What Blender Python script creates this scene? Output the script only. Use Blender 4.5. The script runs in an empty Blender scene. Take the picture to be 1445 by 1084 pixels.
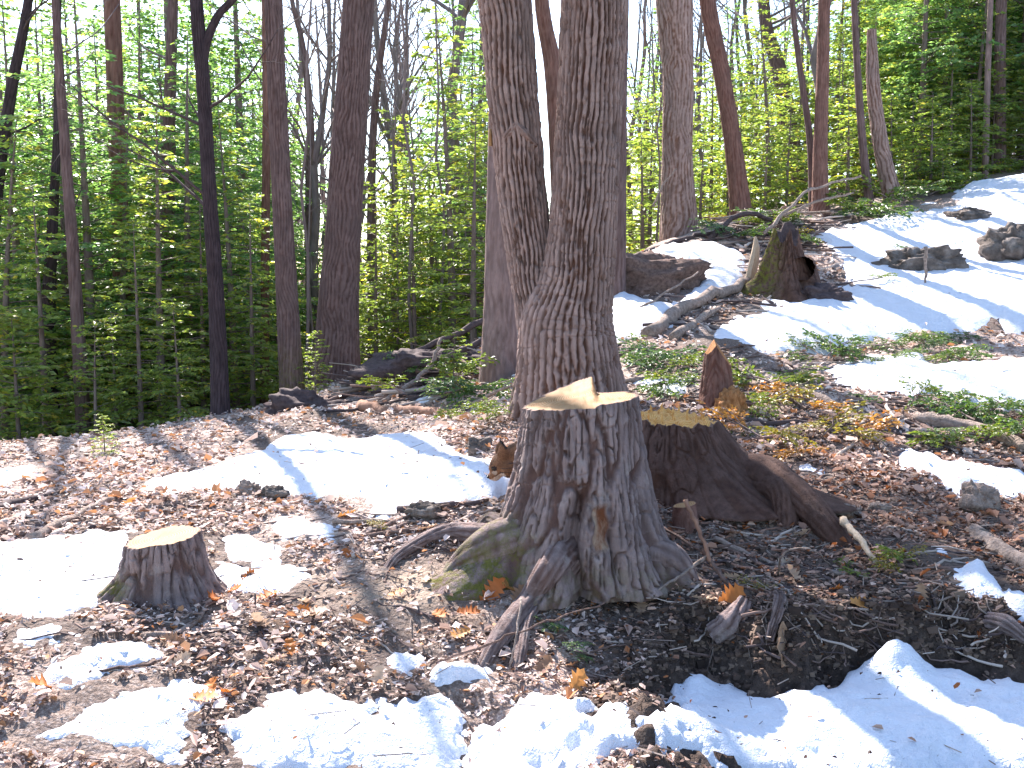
import bpy, math, random
import numpy as np
rng = np.random.default_rng(7)
random.seed(7)
R = math.radians
scene = bpy.context.scene
C = scene.collection

# ------------------------------------------------------------------ camera
FPX, CU, CV, CAMZ, PITCH = 1480.0, 722.5, 542.0, 1.19, math.atan(142 / 1480)
cd = bpy.data.cameras.new('camera'); cam = bpy.data.objects.new('camera', cd); C.objects.link(cam)
cam.location = (0, 0, CAMZ); cam.rotation_euler = (math.pi / 2 - PITCH, 0, 0)
cd.sensor_width = 36; cd.lens = 36 * FPX / 1445; cd.clip_start = 0.05; cd.clip_end = 2000
scene.camera = cam
# ------------------------------------------------------------------ sky, sun, exposure
SUN_AZ, SUN_EL = -22, 42           # azimuth from +Y (negative = left of the view), elevation
w = bpy.data.worlds.new('World'); scene.world = w; w.use_nodes = True
nt = w.node_tree
sky = nt.nodes.new('ShaderNodeTexSky'); sky.sky_type = 'NISHITA'; sky.sun_disc = False
sky.sun_elevation = R(SUN_EL); sky.sun_rotation = R(SUN_AZ); sky.air_density = 1.0; sky.dust_density = 0.7
bg = nt.nodes['Background']; bg.inputs[1].default_value = 0.12
nt.links.new(sky.outputs[0], bg.inputs[0])
sd = bpy.data.lights.new('sun', 'SUN'); sd.energy = 5.0; sd.angle = R(0.53); sd.color = (1.0, 0.92, 0.87)
sun = bpy.data.objects.new('sun', sd); C.objects.link(sun)
sun.rotation_euler = (R(90 - SUN_EL), 0, math.pi - R(SUN_AZ)); sun.location = (-8, 12, 14)
scene.view_settings.view_transform = 'Standard'; scene.view_settings.look = 'None'
scene.view_settings.gamma = 1; scene.view_settings.use_curve_mapping = False
scene.view_settings.exposure = 1.9
scene.cycles.max_bounces = 6; scene.cycles.transparent_max_bounces = 4
scene.cycles.diffuse_bounces = 4; scene.cycles.caustics_reflective = False; scene.cycles.caustics_refractive = False

# ------------------------------------------------------------------ numeric helpers
PERM = np.random.default_rng(11).permutation(4096)
VALS = np.random.default_rng(12).random(4096) * 2 - 1
def vn(x, y, z):
    x, y, z = np.broadcast_arrays(np.asarray(x, float), np.asarray(y, float), np.asarray(z, float))
    xi, yi, zi = np.floor(x).astype(int), np.floor(y).astype(int), np.floor(z).astype(int)
    fx, fy, fz = x - xi, y - yi, z - zi
    fx = fx * fx * (3 - 2 * fx); fy = fy * fy * (3 - 2 * fy); fz = fz * fz * (3 - 2 * fz)
    def hsh(a, b, c): return VALS[PERM[(PERM[(PERM[a & 4095] + b) & 4095] + c) & 4095]]
    def l(a, b, t): return a + (b - a) * t
    return l(l(l(hsh(xi, yi, zi), hsh(xi + 1, yi, zi), fx), l(hsh(xi, yi + 1, zi), hsh(xi + 1, yi + 1, zi), fx), fy),
             l(l(hsh(xi, yi, zi + 1), hsh(xi + 1, yi, zi + 1), fx), l(hsh(xi, yi + 1, zi + 1), hsh(xi + 1, yi + 1, zi + 1), fx), fy), fz)
def fbm(x, y, z, o=3):
    s, a = 0, 0.5
    for i in range(o):
        s = s + a * vn(x * 2 ** i + 17 * i, y * 2 ** i, z * 2 ** i); a *= .5
    return s
def sm(a, b, x):
    t = np.clip((x - a) / (b - a), 0, 1); return t * t * (3 - 2 * t)
CP, SP = math.cos(PITCH), math.sin(PITCH)
def ray(u, v):
    dx, dy = (u - CU) / FPX, -(v - CV) / FPX
    return np.array([dx, CP + dy * SP, -SP + dy * CP])
def at(u, v, Y):                       # where the sight line through a photo point meets the plane y = Y
    d = ray(u, v); return np.array([0, 0, CAMZ]) + d * (Y / d[1])

# ------------------------------------------------------------------ terrain height
STEP = 0.25
def edge(X): return 3.98 + 0.05 * np.sin(X * 5.1) + 0.04 * np.sin(X * 11 + 1) - 0.55 * sm(0.75, 0.25, X)
def bank(X, Y):
    e = edge(X) + .14 * vn(X * 3.7, Y * 2, 3.1) + .07 * vn(X * 12, Y * 6, 7.1)
    return STEP * sm(e + .03, e - 0.24 - .12 * vn(X * 3, 0, 5), Y) * sm(0.30, 0.75, X)
gp = [(0,1084,2.95),(250,1084,3.0),(400,1084,3.05),(722,1084,3.15),
      (600,960,3.5),(400,930,3.55),(200,940,3.45),(60,940,3.4),(760,960,3.6),(850,960,3.62),
      (210,850,3.95),(60,850,3.9),(50,700,5.6),(300,650,6.7),(300,750,4.8),(150,740,4.9),(500,600,8.0),(480,556,10.5),
      (400,590,9.0),(250,615,8.3),(100,625,7.8),(0,630,7.6),(475,540,11.6),(620,560,9.0),(706,543,9.2),(650,600,7.3),
      (700,622,6.3),(700,650,5.7),(690,690,5.0),(600,720,4.9),(500,740,4.8),(400,800,4.35),(600,850,4.05),(720,585,6.6),
      (960,745,4.8),(1180,770,4.7),(1300,740,4.95),(1300,660,5.8),(1100,660,5.9),(1200,600,6.8),(1445,640,6.3),(1400,560,7.4),
      (1200,540,7.8),(1000,560,7.2),(1250,490,9.0),(1000,490,8.6),(1445,470,9.5),(880,480,9.0),(1100,440,10),(880,430,10.2),
      (1300,420,10.8),(1445,380,12),(1200,340,13),(1000,345,13),(900,360,13),(955,335,14),(1050,305,14.5),(1200,300,15),
      (1445,250,17),(1300,275,16.3),(1445,845,4.05),(1200,845,4.05),(1000,850,4.05)]
cps = [tuple(at(u, v, Y)) for u, v, Y in gp]
for u in (950, 1100, 1250, 1445):      # lower terrace before the bank, as if the bank were not there
    p = at(u, 1060, 3.3); cps.append((p[0], p[1], p[2] + STEP))
cps += [(-25,35,-6),(0,35,-1.5),(25,35,3),(-25,0,-3),(25,0,3),(-25,-3,-3),(25,-3,3),(-10,20,-3.2),(-5,16,-1.7),(-3,13.5,-.7),
        (-6,12,-1.3),(-1,14,-.5),(-1,20,-1.5),(2,18,1.2),(6,20,2.9),(10,20,3.6),(3,25,1.5),(12,30,3.5),(6,6,.6),(7,10,1.6),(9,15,3.0),
        (0,0,-.15),(-4,0,-.2),(4,0,0),(0,-3,-.2),(0,1.5,-.15),(3,2,-.02),(-3,2,-.15)]
cps = np.array(cps)
def _tk(d2): return np.where(d2 > 1e-12, 0.5 * d2 * np.log(np.maximum(d2, 1e-12)), 0)
_n = len(cps)
_K = _tk(((cps[:, None, :2] - cps[None, :, :2]) ** 2).sum(-1)) + np.eye(_n) * 0.02
_P = np.c_[np.ones(_n), cps[:, :2]]
_A = np.block([[_K, _P], [_P.T, np.zeros((3, 3))]])
_W = np.linalg.solve(_A, np.r_[cps[:, 2], 0, 0, 0])
def H(X, Y, detail=True):
    X = np.asarray(X, float); Y = np.asarray(Y, float); shp = np.broadcast(X, Y).shape
    x = np.clip(np.broadcast_to(X, shp).ravel(), -25, 25); y = np.clip(np.broadcast_to(Y, shp).ravel(), -3, 35)
    out = np.empty(len(x))
    for i in range(0, len(x), 40000):
        a, b = x[i:i+40000], y[i:i+40000]
        k = _tk((a[:, None] - cps[None, :, 0]) ** 2 + (b[:, None] - cps[None, :, 1]) ** 2)
        out[i:i+40000] = k @ _W[:_n] + _W[_n] + _W[_n+1] * a + _W[_n+2] * b
    X_, Y_ = np.broadcast_to(X, shp).ravel(), np.broadcast_to(Y, shp).ravel()
    out = out - bank(X_, Y_)
    if detail:
        far = np.clip(Y_ / 8, .8, 2.2)
        out = out + far * (0.035 * vn(X_ * 2.2, Y_ * 2.2, 0) + 0.02 * vn(X_ * 6, Y_ * 6, 4))
        wl = bank(X_, Y_) / STEP
        rough = 1 + 3.5 * (wl > .03) * (wl < .97)
        out = out + 0.011 * rough * vn(X_ * 17, Y_ * 17, 8) + 0.006 * rough * vn(X_ * 40, Y_ * 40, 9)
    return out.reshape(shp)
_YS = np.concatenate([np.linspace(2.0, 8, 200), np.linspace(8.05, 34, 260)])
def drop(u, v):                        # the ground point seen at a photo point
    d = ray(u, v); X = d[0] / d[1] * _YS; Z = CAMZ + d[2] / d[1] * _YS
    below = np.nonzero(Z < H(X, _YS, False))[0]
    i = below[0] if len(below) else len(_YS) - 1
    gap = Z[max(i - 1, 0):i + 1] - H(X[max(i - 1, 0):i + 1], _YS[max(i - 1, 0):i + 1], False)
    y = _YS[i] if len(gap) < 2 or gap[0] <= gap[1] else _YS[i - 1] + (_YS[i] - _YS[i - 1]) * float(np.clip(gap[0] / (gap[0] - gap[1]), 0, 1))
    x = d[0] / d[1] * y
    return np.array([x, y, float(H(x, y))])

# ------------------------------------------------------------------ mesh helpers
def mesh_np(name, V, F, attrs=None, smooth=True):
    V = np.ascontiguousarray(V, dtype=np.float32); F = np.ascontiguousarray(F, dtype=np.int32); k = F.shape[1]
    me = bpy.data.meshes.new(name)
    me.vertices.add(len(V)); me.vertices.foreach_set('co', V.ravel())
    me.loops.add(F.size); me.loops.foreach_set('vertex_index', F.ravel())
    me.polygons.add(len(F)); me.polygons.foreach_set('loop_start', np.arange(0, F.size, k, dtype=np.int32))
    me.update(calc_edges=True)
    me.polygons.foreach_set('use_smooth', np.full(len(F), smooth))
    for a, val in (attrs or {}).items():
        val = np.asarray(val, np.float32)
        if val.ndim == 1: me.attributes.new(a, 'FLOAT', 'POINT').data.foreach_set('value', val)
        else: me.attributes.new(a, 'FLOAT_COLOR', 'POINT').data.foreach_set('color', np.c_[val, np.ones(len(val))].astype(np.float32).ravel())
    return me
def tagit(o, label=None, cat=None, group=None, kind=None):
    if label: o['label'] = label
    if cat: o['category'] = cat
    if group: o['group'] = group
    if kind: o['kind'] = kind
    return o
def thing(name, label, cat, loc, group=None, rz=0):
    o = bpy.data.objects.new(name, None); C.objects.link(o); o.empty_display_size = .1
    o.location = tuple(float(a) for a in loc); o.rotation_euler[2] = rz
    return tagit(o, label, cat, group)
def obj(name, me, mat, parent=None, loc=None):
    o = bpy.data.objects.new(name, me); C.objects.link(o)
    if mat is not None and len(me.materials) == 0: me.materials.append(mat)
    if parent is not None: o.parent = parent
    if loc is not None: o.location = tuple(float(a) for a in loc)
    return o
def copy_tree(o, parent=None):
    c = o.copy(); C.objects.link(c); c.parent = parent
    for ch in o.children: copy_tree(ch, c)
    return c
class Geo:
    def __init__(s): s.V, s.F, s.A, s.n = [], [], {}, 0
    def add(s, V, F, **at_):
        s.V.append(V); s.F.append(np.asarray(F) + s.n); s.n += len(V)
        for k, v in at_.items(): s.A.setdefault(k, []).append(v)
    def mesh(s, name, smooth=True, origin=(0, 0, 0)):
        return mesh_np(name, np.concatenate(s.V) - np.asarray(origin, float), np.concatenate(s.F),
                       {k: np.concatenate(v) for k, v in s.A.items()}, smooth)
def gridF(m, n, wrap=True):            # m rows of n verts
    i, j = np.meshgrid(np.arange(m - 1), np.arange(n if wrap else n - 1), indexing='ij')
    j2 = (j + 1) % n
    return np.stack([i * n + j, i * n + j2, (i + 1) * n + j2, (i + 1) * n + j], -1).reshape(-1, 4)
def frames(P):
    P = np.asarray(P, float); T = np.gradient(P, axis=0); T /= np.linalg.norm(T, axis=1)[:, None] + 1e-12
    ref = np.array([1., 0, 0]) if abs(T[0, 0]) < .9 else np.array([0, 1., 0])
    A = np.empty_like(P)
    for i in range(len(P)):
        ref = ref - T[i] * ref.dot(T[i]); ref /= np.linalg.norm(ref) + 1e-12; A[i] = ref
    return T, A, np.cross(T, A)
def tube(P, Rr, n=6, tips=(True, True), disp=None):
    P = np.asarray(P, float); Rr = np.asarray(Rr, float)
    if tips[0]: P = np.r_[P[:1], P]; Rr = np.r_[.0004, Rr]
    if tips[1]: P = np.r_[P, P[-1:]]; Rr = np.r_[Rr, .0004]
    Q = P.copy()
    if tips[0]: Q[0] = Q[0] - (Q[2] - Q[1]) * .01
    if tips[1]: Q[-1] = Q[-1] + (Q[-2] - Q[-3]) * .01
    T, A, B = frames(Q)
    th = np.linspace(0, 2 * np.pi, n, endpoint=False)
    rr = Rr[:, None] * np.ones(n)
    if disp is not None: rr = disp(th, rr)
    V = Q[:, None] + rr[..., None] * (np.cos(th)[None, :, None] * A[:, None] + np.sin(th)[None, :, None] * B[:, None])
    return V.reshape(-1, 3), gridF(len(Q), n)
def smooth_path(P, m):
    P = np.asarray(P, float)
    if len(P) == 2:
        t = np.linspace(0, 1, m)[:, None]; return P[0] * (1 - t) + P[1] * t
    E = np.r_[[2 * P[0] - P[1]], P, [2 * P[-1] - P[-2]]]; out = []
    t = np.linspace(0, len(P) - 1 - 1e-9, m)
    for s in t:
        i = int(s); f = s - i; a, b, c, d = E[i:i+4]
        out.append(.5 * ((2 * b) + (c - a) * f + (2 * a - 5 * b + 4 * c - d) * f * f + (3 * b - a - 3 * c + d) * f ** 3))
    return np.array(out)
def bark_fn(th, s, N, Rm, seed, wig=1.0, cross=0.35, plate=.35):
    """0 in a furrow, 1 on a ridge; th (n,), s (m,) along the stem"""
    TH, S = np.meshgrid(th, s); c, q = np.cos(TH) * Rm, np.sin(TH) * Rm
    w1 = wig * (1.4 * vn(c * 5 + seed, q * 5, S * 3.2) + .5 * vn(c * 16, q * 16 + seed, S * 7))
    w2 = wig * (1.4 * vn(c * 5 + seed + 40, q * 5, S * 3.2 + 9) + .5 * vn(c * 16, q * 16 + seed + 9, S * 7))
    base = N * TH / (2 * np.pi)
    tri = lambda x: np.abs(2 * (x - np.floor(x + .5)))
    f = np.minimum(tri(base + w1), tri(base + w2 + .33) + cross * (1 + vn(c * 9, q * 9, S * 3 + seed)))
    rdg = np.minimum(np.abs(vn(c * 20 + seed, q * 20, S * 4.2)), np.abs(vn(c * 34, q * 34 + seed, S * 7.5)) * 1.3 + .06) * 2.6
    f = f * (1 - plate) + np.minimum(f + .3, rdg) * plate
    f = f + .20 * vn(c * 45 + seed, q * 45, S * 26) + .12 * vn(c * 90 + seed, q * 90, S * 60)
    pl = sm(.10, .55, f)
    crack = sm(.0, .22, np.abs(vn(c * 14 + seed, q * 14, S * 19)) + .25 * (pl < .3))
    fine = .5 + .5 * vn(c * 60 + seed, q * 60, S * 22)
    lev = .5 + .5 * vn(c * 9, q * 9 + seed, S * 5)
    return np.clip(pl * (.52 + .22 * crack + .2 * fine + .25 * lev), 0, 1.15)
def bark_tube(ctrl, rad, rows, n, N, depth, seed, flare=None, tips=(False, True), wig=1.0):
    P = smooth_path(ctrl, rows); tt = np.linspace(0, 1, rows)
    Rr = np.interp(tt, np.linspace(0, 1, len(rad)), rad)
    s = np.r_[0, np.cumsum(np.linalg.norm(np.diff(P, axis=0), axis=1))]
    th = np.linspace(0, 2 * np.pi, n, endpoint=False)
    b = bark_fn(th, s, N, float(np.mean(Rr)), seed, wig)
    T, A, B = frames(P)
    rr = Rr[:, None] + depth * (b - .6) + Rr[:, None] * .05 * vn(np.cos(th)[None] * 1.3 + seed, np.sin(th)[None] * 1.3, s[:, None] * 1.1)
    if flare is not None: rr = rr + flare(th[None, :], s[:, None])
    V = P[:, None] + rr[..., None] * (np.cos(th)[None, :, None] * A[:, None] + np.sin(th)[None, :, None] * B[:, None])
    F = gridF(rows, n); V = V.reshape(-1, 3); ridge = b.ravel()
    if tips[1]:
        V = np.r_[V, P[-1] + .001 * (V[-n:] - P[-1])]; ridge = np.r_[ridge, ridge[-n:]]
        k = rows - 1; j = np.arange(n); F = np.r_[F, np.stack([k*n+j, k*n+(j+1) % n, (k+1)*n+(j+1) % n, (k+1)*n+j], -1)]
    return V, F, ridge

# ------------------------------------------------------------------ materials
def new_mat(name):
    m = bpy.data.materials.new(name); m.use_nodes = True; t = m.node_tree
    b = t.nodes['Principled BSDF']; b.inputs['Roughness'].default_value = .9
    b.inputs['Specular IOR Level'].default_value = .2
    return m, t, b
def coords(t, kind='Object', scale=(1, 1, 1)):
    tc = t.nodes.new('ShaderNodeTexCoord'); mp = t.nodes.new('ShaderNodeMapping'); mp.inputs['Scale'].default_value = scale
    t.links.new(tc.outputs[kind], mp.inputs[0]); return mp.outputs[0]
def noise(t, scale, detail=4, vec=None, rough=.6):
    n = t.nodes.new('ShaderNodeTexNoise'); n.inputs['Scale'].default_value = scale; n.inputs['Detail'].default_value = detail
    n.inputs['Roughness'].default_value = rough
    t.links.new(vec if vec is not None else coords(t), n.inputs['Vector']); return n.outputs['Fac']
def ramp(t, fac, stops):
    r = t.nodes.new('ShaderNodeValToRGB'); e = r.color_ramp.elements
    while len(e) < len(stops): e.new(.5)
    for el, (p, c) in zip(e, stops): el.position = p; el.color = (*c, 1) if len(c) == 3 else c
    t.links.new(fac, r.inputs[0]); return r.outputs[0]
def mix(t, fac, a, b, mode='MIX'):
    m = t.nodes.new('ShaderNodeMix'); m.data_type = 'RGBA'; m.blend_type = mode
    for sock, val in ((0, fac), (6, a), (7, b)):
        if isinstance(val, (int, float)): m.inputs[sock].default_value = val
        elif isinstance(val, tuple): m.inputs[sock].default_value = (*val, 1)
        else: t.links.new(val, m.inputs[sock])
    return m.outputs[2]
def attr(t, name, out='Fac'):
    a = t.nodes.new('ShaderNodeAttribute'); a.attribute_name = name; return a.outputs[out]
def bump(t, b, h, strength, dist):
    n = t.nodes.new('ShaderNodeBump'); n.inputs['Strength'].default_value = strength; n.inputs['Distance'].default_value = dist
    t.links.new(h, n.inputs['Height']); t.links.new(n.outputs[0], b.inputs['Normal'])
def math_(t, op, a, b=0.0):
    m = t.nodes.new('ShaderNodeMath'); m.operation = op
    for i, v in enumerate((a, b)):
        if isinstance(v, (int, float)): m.inputs[i].default_value = v
        else: t.links.new(v, m.inputs[i])
    return m.outputs[0]
def bark_mat(name, ridge, furrow, moss=False, lichen=None, bscale=55, bstr=1.0):
    m, t, b = new_mat(name)
    v = coords(t, 'Object', (1, 1, .22))
    col = mix(t, attr(t, 'ridge'), furrow, ridge)
    n1 = noise(t, 26, 5, v)
    col = mix(t, 1.0, col, ramp(t, n1, [(.25, (.55, .52, .52)), (.75, (1.35, 1.3, 1.28))]), 'MULTIPLY')
    n2 = noise(t, 3.2, 3, coords(t))
    col = mix(t, ramp(t, n2, [(.45, (0, 0, 0)), (.7, (.55, .55, .55))]), col, tuple(c * .62 for c in ridge))
    if lichen: col = mix(t, ramp(t, noise(t, 11, 6), [(.56, (0, 0, 0)), (.68, (.6, .6, .6))]), col, lichen)
    if moss:
        k = math_(t, 'MULTIPLY', attr(t, 'moss'), ramp(t, noise(t, 22, 7, rough=.75), [(.43, (0, 0, 0)), (.57, (.9, .9, .9))]))
        col = mix(t, k, col, mix(t, noise(t, 60, 3), (.075, .085, .015), (.24, .23, .03)))
    t.links.new(col, b.inputs['Base Color'])
    bump(t, b, math_(t, 'ADD', noise(t, bscale, 8, v, .75), math_(t, 'MULTIPLY', noise(t, 140, 4), .5)), bstr, .022)
    return m
def plain_mat(name, c1, c2, scale=20, stretch=(1, 1, 1), bstr=.5, dist=.01, rough=.9, c3=None):
    m, t, b = new_mat(name); v = coords(t, 'Object', stretch); n = noise(t, scale, 6, v)
    st = [(.3, c1), (.7, c2)] if c3 is None else [(.28, c1), (.5, c2), (.72, c3)]
    t.links.new(ramp(t, n, st), b.inputs['Base Color']); b.inputs['Roughness'].default_value = rough
    bump(t, b, noise(t, scale * 2.3, 6, v), bstr, dist); return m
def leaf_mat(name, trans, tint=(1, 1, 1), gloss=.25):
    m, t, b = new_mat(name); b.inputs['Roughness'].default_value = .42 if gloss > .3 else .6; b.inputs['Specular IOR Level'].default_value = gloss
    c = attr(t, 'Col', 'Color'); t.links.new(c, b.inputs['Base Color'])
    tr = t.nodes.new('ShaderNodeBsdfTranslucent'); t.links.new(mix(t, 1.0, c, tint, 'MULTIPLY'), tr.inputs[0])
    ms = t.nodes.new('ShaderNodeMixShader'); ms.inputs[0].default_value = trans
    t.links.new(b.outputs[0], ms.inputs[1]); t.links.new(tr.outputs[0], ms.inputs[2])
    t.links.new(ms.outputs[0], t.nodes['Material Output'].inputs[0]); return m
M = {}
M['oak'] = bark_mat('ridged_bark', (.42, .305, .265), (.17, .085, .055), True)
M['stump'] = bark_mat('stump_bark', (.35, .275, .26), (.15, .09, .075), True, (.45, .38, .35))
M['oldstump'] = bark_mat('old_stump_bark', (.16, .095, .075), (.10, .05, .035), True)
M['dark'] = bark_mat('dark_bark', (.085, .062, .068), (.045, .032, .036))
M['grey'] = bark_mat('grey_bark', (.22, .155, .145), (.13, .08, .07), True)
M['red'] = bark_mat('reddish_bark', (.27, .155, .125), (.17, .08, .06))
M['pale'] = bark_mat('pale_smooth_bark', (.33, .24, .22), (.25, .17, .15))
M['twigbark'] = plain_mat('twig_bark', (.12, .085, .075), (.26, .20, .18), 30, (1, 1, .3))
M['bare'] = plain_mat('bare_branch_bark', (.13, .10, .095), (.25, .20, .19), 12, (1, 1, .3))
M['stickA'] = plain_mat('weathered_stick', (.17, .125, .10), (.42, .33, .28), 32, bstr=1.0, dist=.02)
M['stickB'] = plain_mat('brown_stick', (.09, .058, .048), (.25, .165, .135), 32, bstr=1.0, dist=.02)
M['stickC'] = plain_mat('dark_stick', (.045, .032, .034), (.11, .08, .078), 25)
M['stickD'] = plain_mat('red_brown_stick', (.16, .08, .055), (.34, .20, .14), 18)
M['pinewood'] = plain_mat('pale_split_wood', (.38, .28, .19), (.58, .46, .34), 18, (6, 6, 1))
M['rotwood'] = plain_mat('rotten_orange_wood', (.20, .085, .03), (.46, .22, .09), 22, (3, 3, 1))
M['rock'] = plain_mat('mossy_rock', (.045, .036, .03), (.13, .105, .09), 7, bstr=1.0, dist=.04, c3=(.26, .225, .20))
M['litter'] = leaf_mat('dry_leaf', .25)
M['hemlock'] = leaf_mat('hemlock_needles', .58, (1.7, 1.85, .9), .8)
M['slash'] = leaf_mat('cut_hemlock_needles', .35, (1.3, 1.4, .6), .4)
# cut wood with growth rings and saw scratches
def cutwood(name, ca, cb, cc):
    m, t, b = new_mat(name); b.inputs['Roughness'].default_value = .75
    wv = t.nodes.new('ShaderNodeTexWave'); wv.wave_type = 'RINGS'; wv.rings_direction = 'Z'; wv.inputs['Scale'].default_value = 30
    wv.inputs['Distortion'].default_value = 2.5; wv.inputs['Detail'].default_value = 2; wv.inputs['Detail Scale'].default_value = .6
    t.links.new(coords(t), wv.inputs['Vector'])
    col = ramp(t, wv.outputs['Fac'], [(.2, ca), (.8, cb)])
    col = mix(t, ramp(t, noise(t, 7, 6, rough=.7), [(.50, (0, 0, 0)), (.70, (.75, .75, .75))]), col, cc)
    col = mix(t, attr(t, 'rim'), col, (.16, .095, .07))
    t.links.new(col, b.inputs['Base Color']); bump(t, b, noise(t, 90, 4, coords(t, 'Object', (1, .12, 1))), .5, .006); return m
M['cut'] = cutwood('fresh_cut_wood', (.27, .145, .055), (.37, .235, .12), (.28, .115, .03))
M['cutorange'] = cutwood('orange_torn_wood', (.55, .26, .07), (.66, .38, .13), (.42, .15, .03))
# snow
m, t, b = new_mat('old_snow'); b.inputs['Roughness'].default_value = .6; b.inputs['Specular IOR Level'].default_value = .35
col = mix(t, ramp(t, noise(t, 9, 6), [(.5, (0, 0, 0)), (.75, (.22, .22, .22))]), (.66, .68, .74), (.48, .47, .49))
col = mix(t, ramp(t, noise(t, 70, 2), [(.70, (0, 0, 0)), (.76, (.6, .6, .6))]), col, (.25, .19, .15))
t.links.new(col, b.inputs['Base Color'])
h = math_(t, 'ADD', noise(t, 14, 4), math_(t, 'MULTIPLY', noise(t, 130, 3), .25)); bump(t, b, h, .85, .035); M['snow'] = m
# soil / forest floor
m, t, b = new_mat('forest_floor')
soil = ramp(t, noise(t, 30, 8), [(.3, (.030, .020, .016)), (.7, (.095, .065, .050))])
duff = ramp(t, noise(t, 70, 6, rough=.75), [(.32, (.13, .088, .07)), (.5, (.40, .30, .25)), (.62, (.68, .57, .51))])
col = mix(t, attr(t, 'duff'), soil, duff)
col = mix(t, attr(t, 'sawdust'), col, ramp(t, noise(t, 120, 4), [(.3, (.26, .19, .14)), (.7, (.46, .36, .28))]))
t.links.new(col, b.inputs['Base Color']); bump(t, b, noise(t, 45, 8), 1.0, .03); M['ground'] = m

# ------------------------------------------------------------------ ground sheet
def axis(lo, hi, f0, f1, d, g):        # fine spacing d between f0 and f1, growing outside
    a = list(np.arange(f0, f1, d)); s = d
    x = f1
    while x < hi: a.append(x); s *= g; x += s
    a.append(hi); s = d; x = f0 - d
    while x > lo: a.insert(0, x); s *= g; x -= s
    a.insert(0, lo); return np.array(a)
gx = axis(-260, 260, -2.6, 2.9, .018, 1.05); gy = axis(-40, 300, 2.7, 6.2, .017, 1.035)
GX, GY = np.meshgrid(gx, gy)
GZ = H(GX, GY)
bk = bank(GX, GY) / STEP
duff = sm(-.25, .25, fbm(GX * 1.3, GY * 1.3, 2.2)) * .75 + .25
duff = duff * (1 - .75 * (bk > .02) * (bk < 1)) * (1 - .85 * sm(.1, .5, GX) * sm(5.2, 4.6, GY))
saw = sm(.55, .1, np.hypot((GX + .42) / 1.2, (GY - 4.12) / .75)) * (.55 + .5 * vn(GX * 9, GY * 9, 1))
me = mesh_np('ground', np.stack([GX, GY, GZ], -1).reshape(-1, 3), gridF(len(gy), len(gx), False), {'duff': duff.ravel(), 'sawdust': np.clip(saw, 0, 1).ravel()})
tagit(obj('ground', me, M['ground']), 'brown leaf-strewn forest floor rising to a bank on the right', kind='structure')

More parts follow.
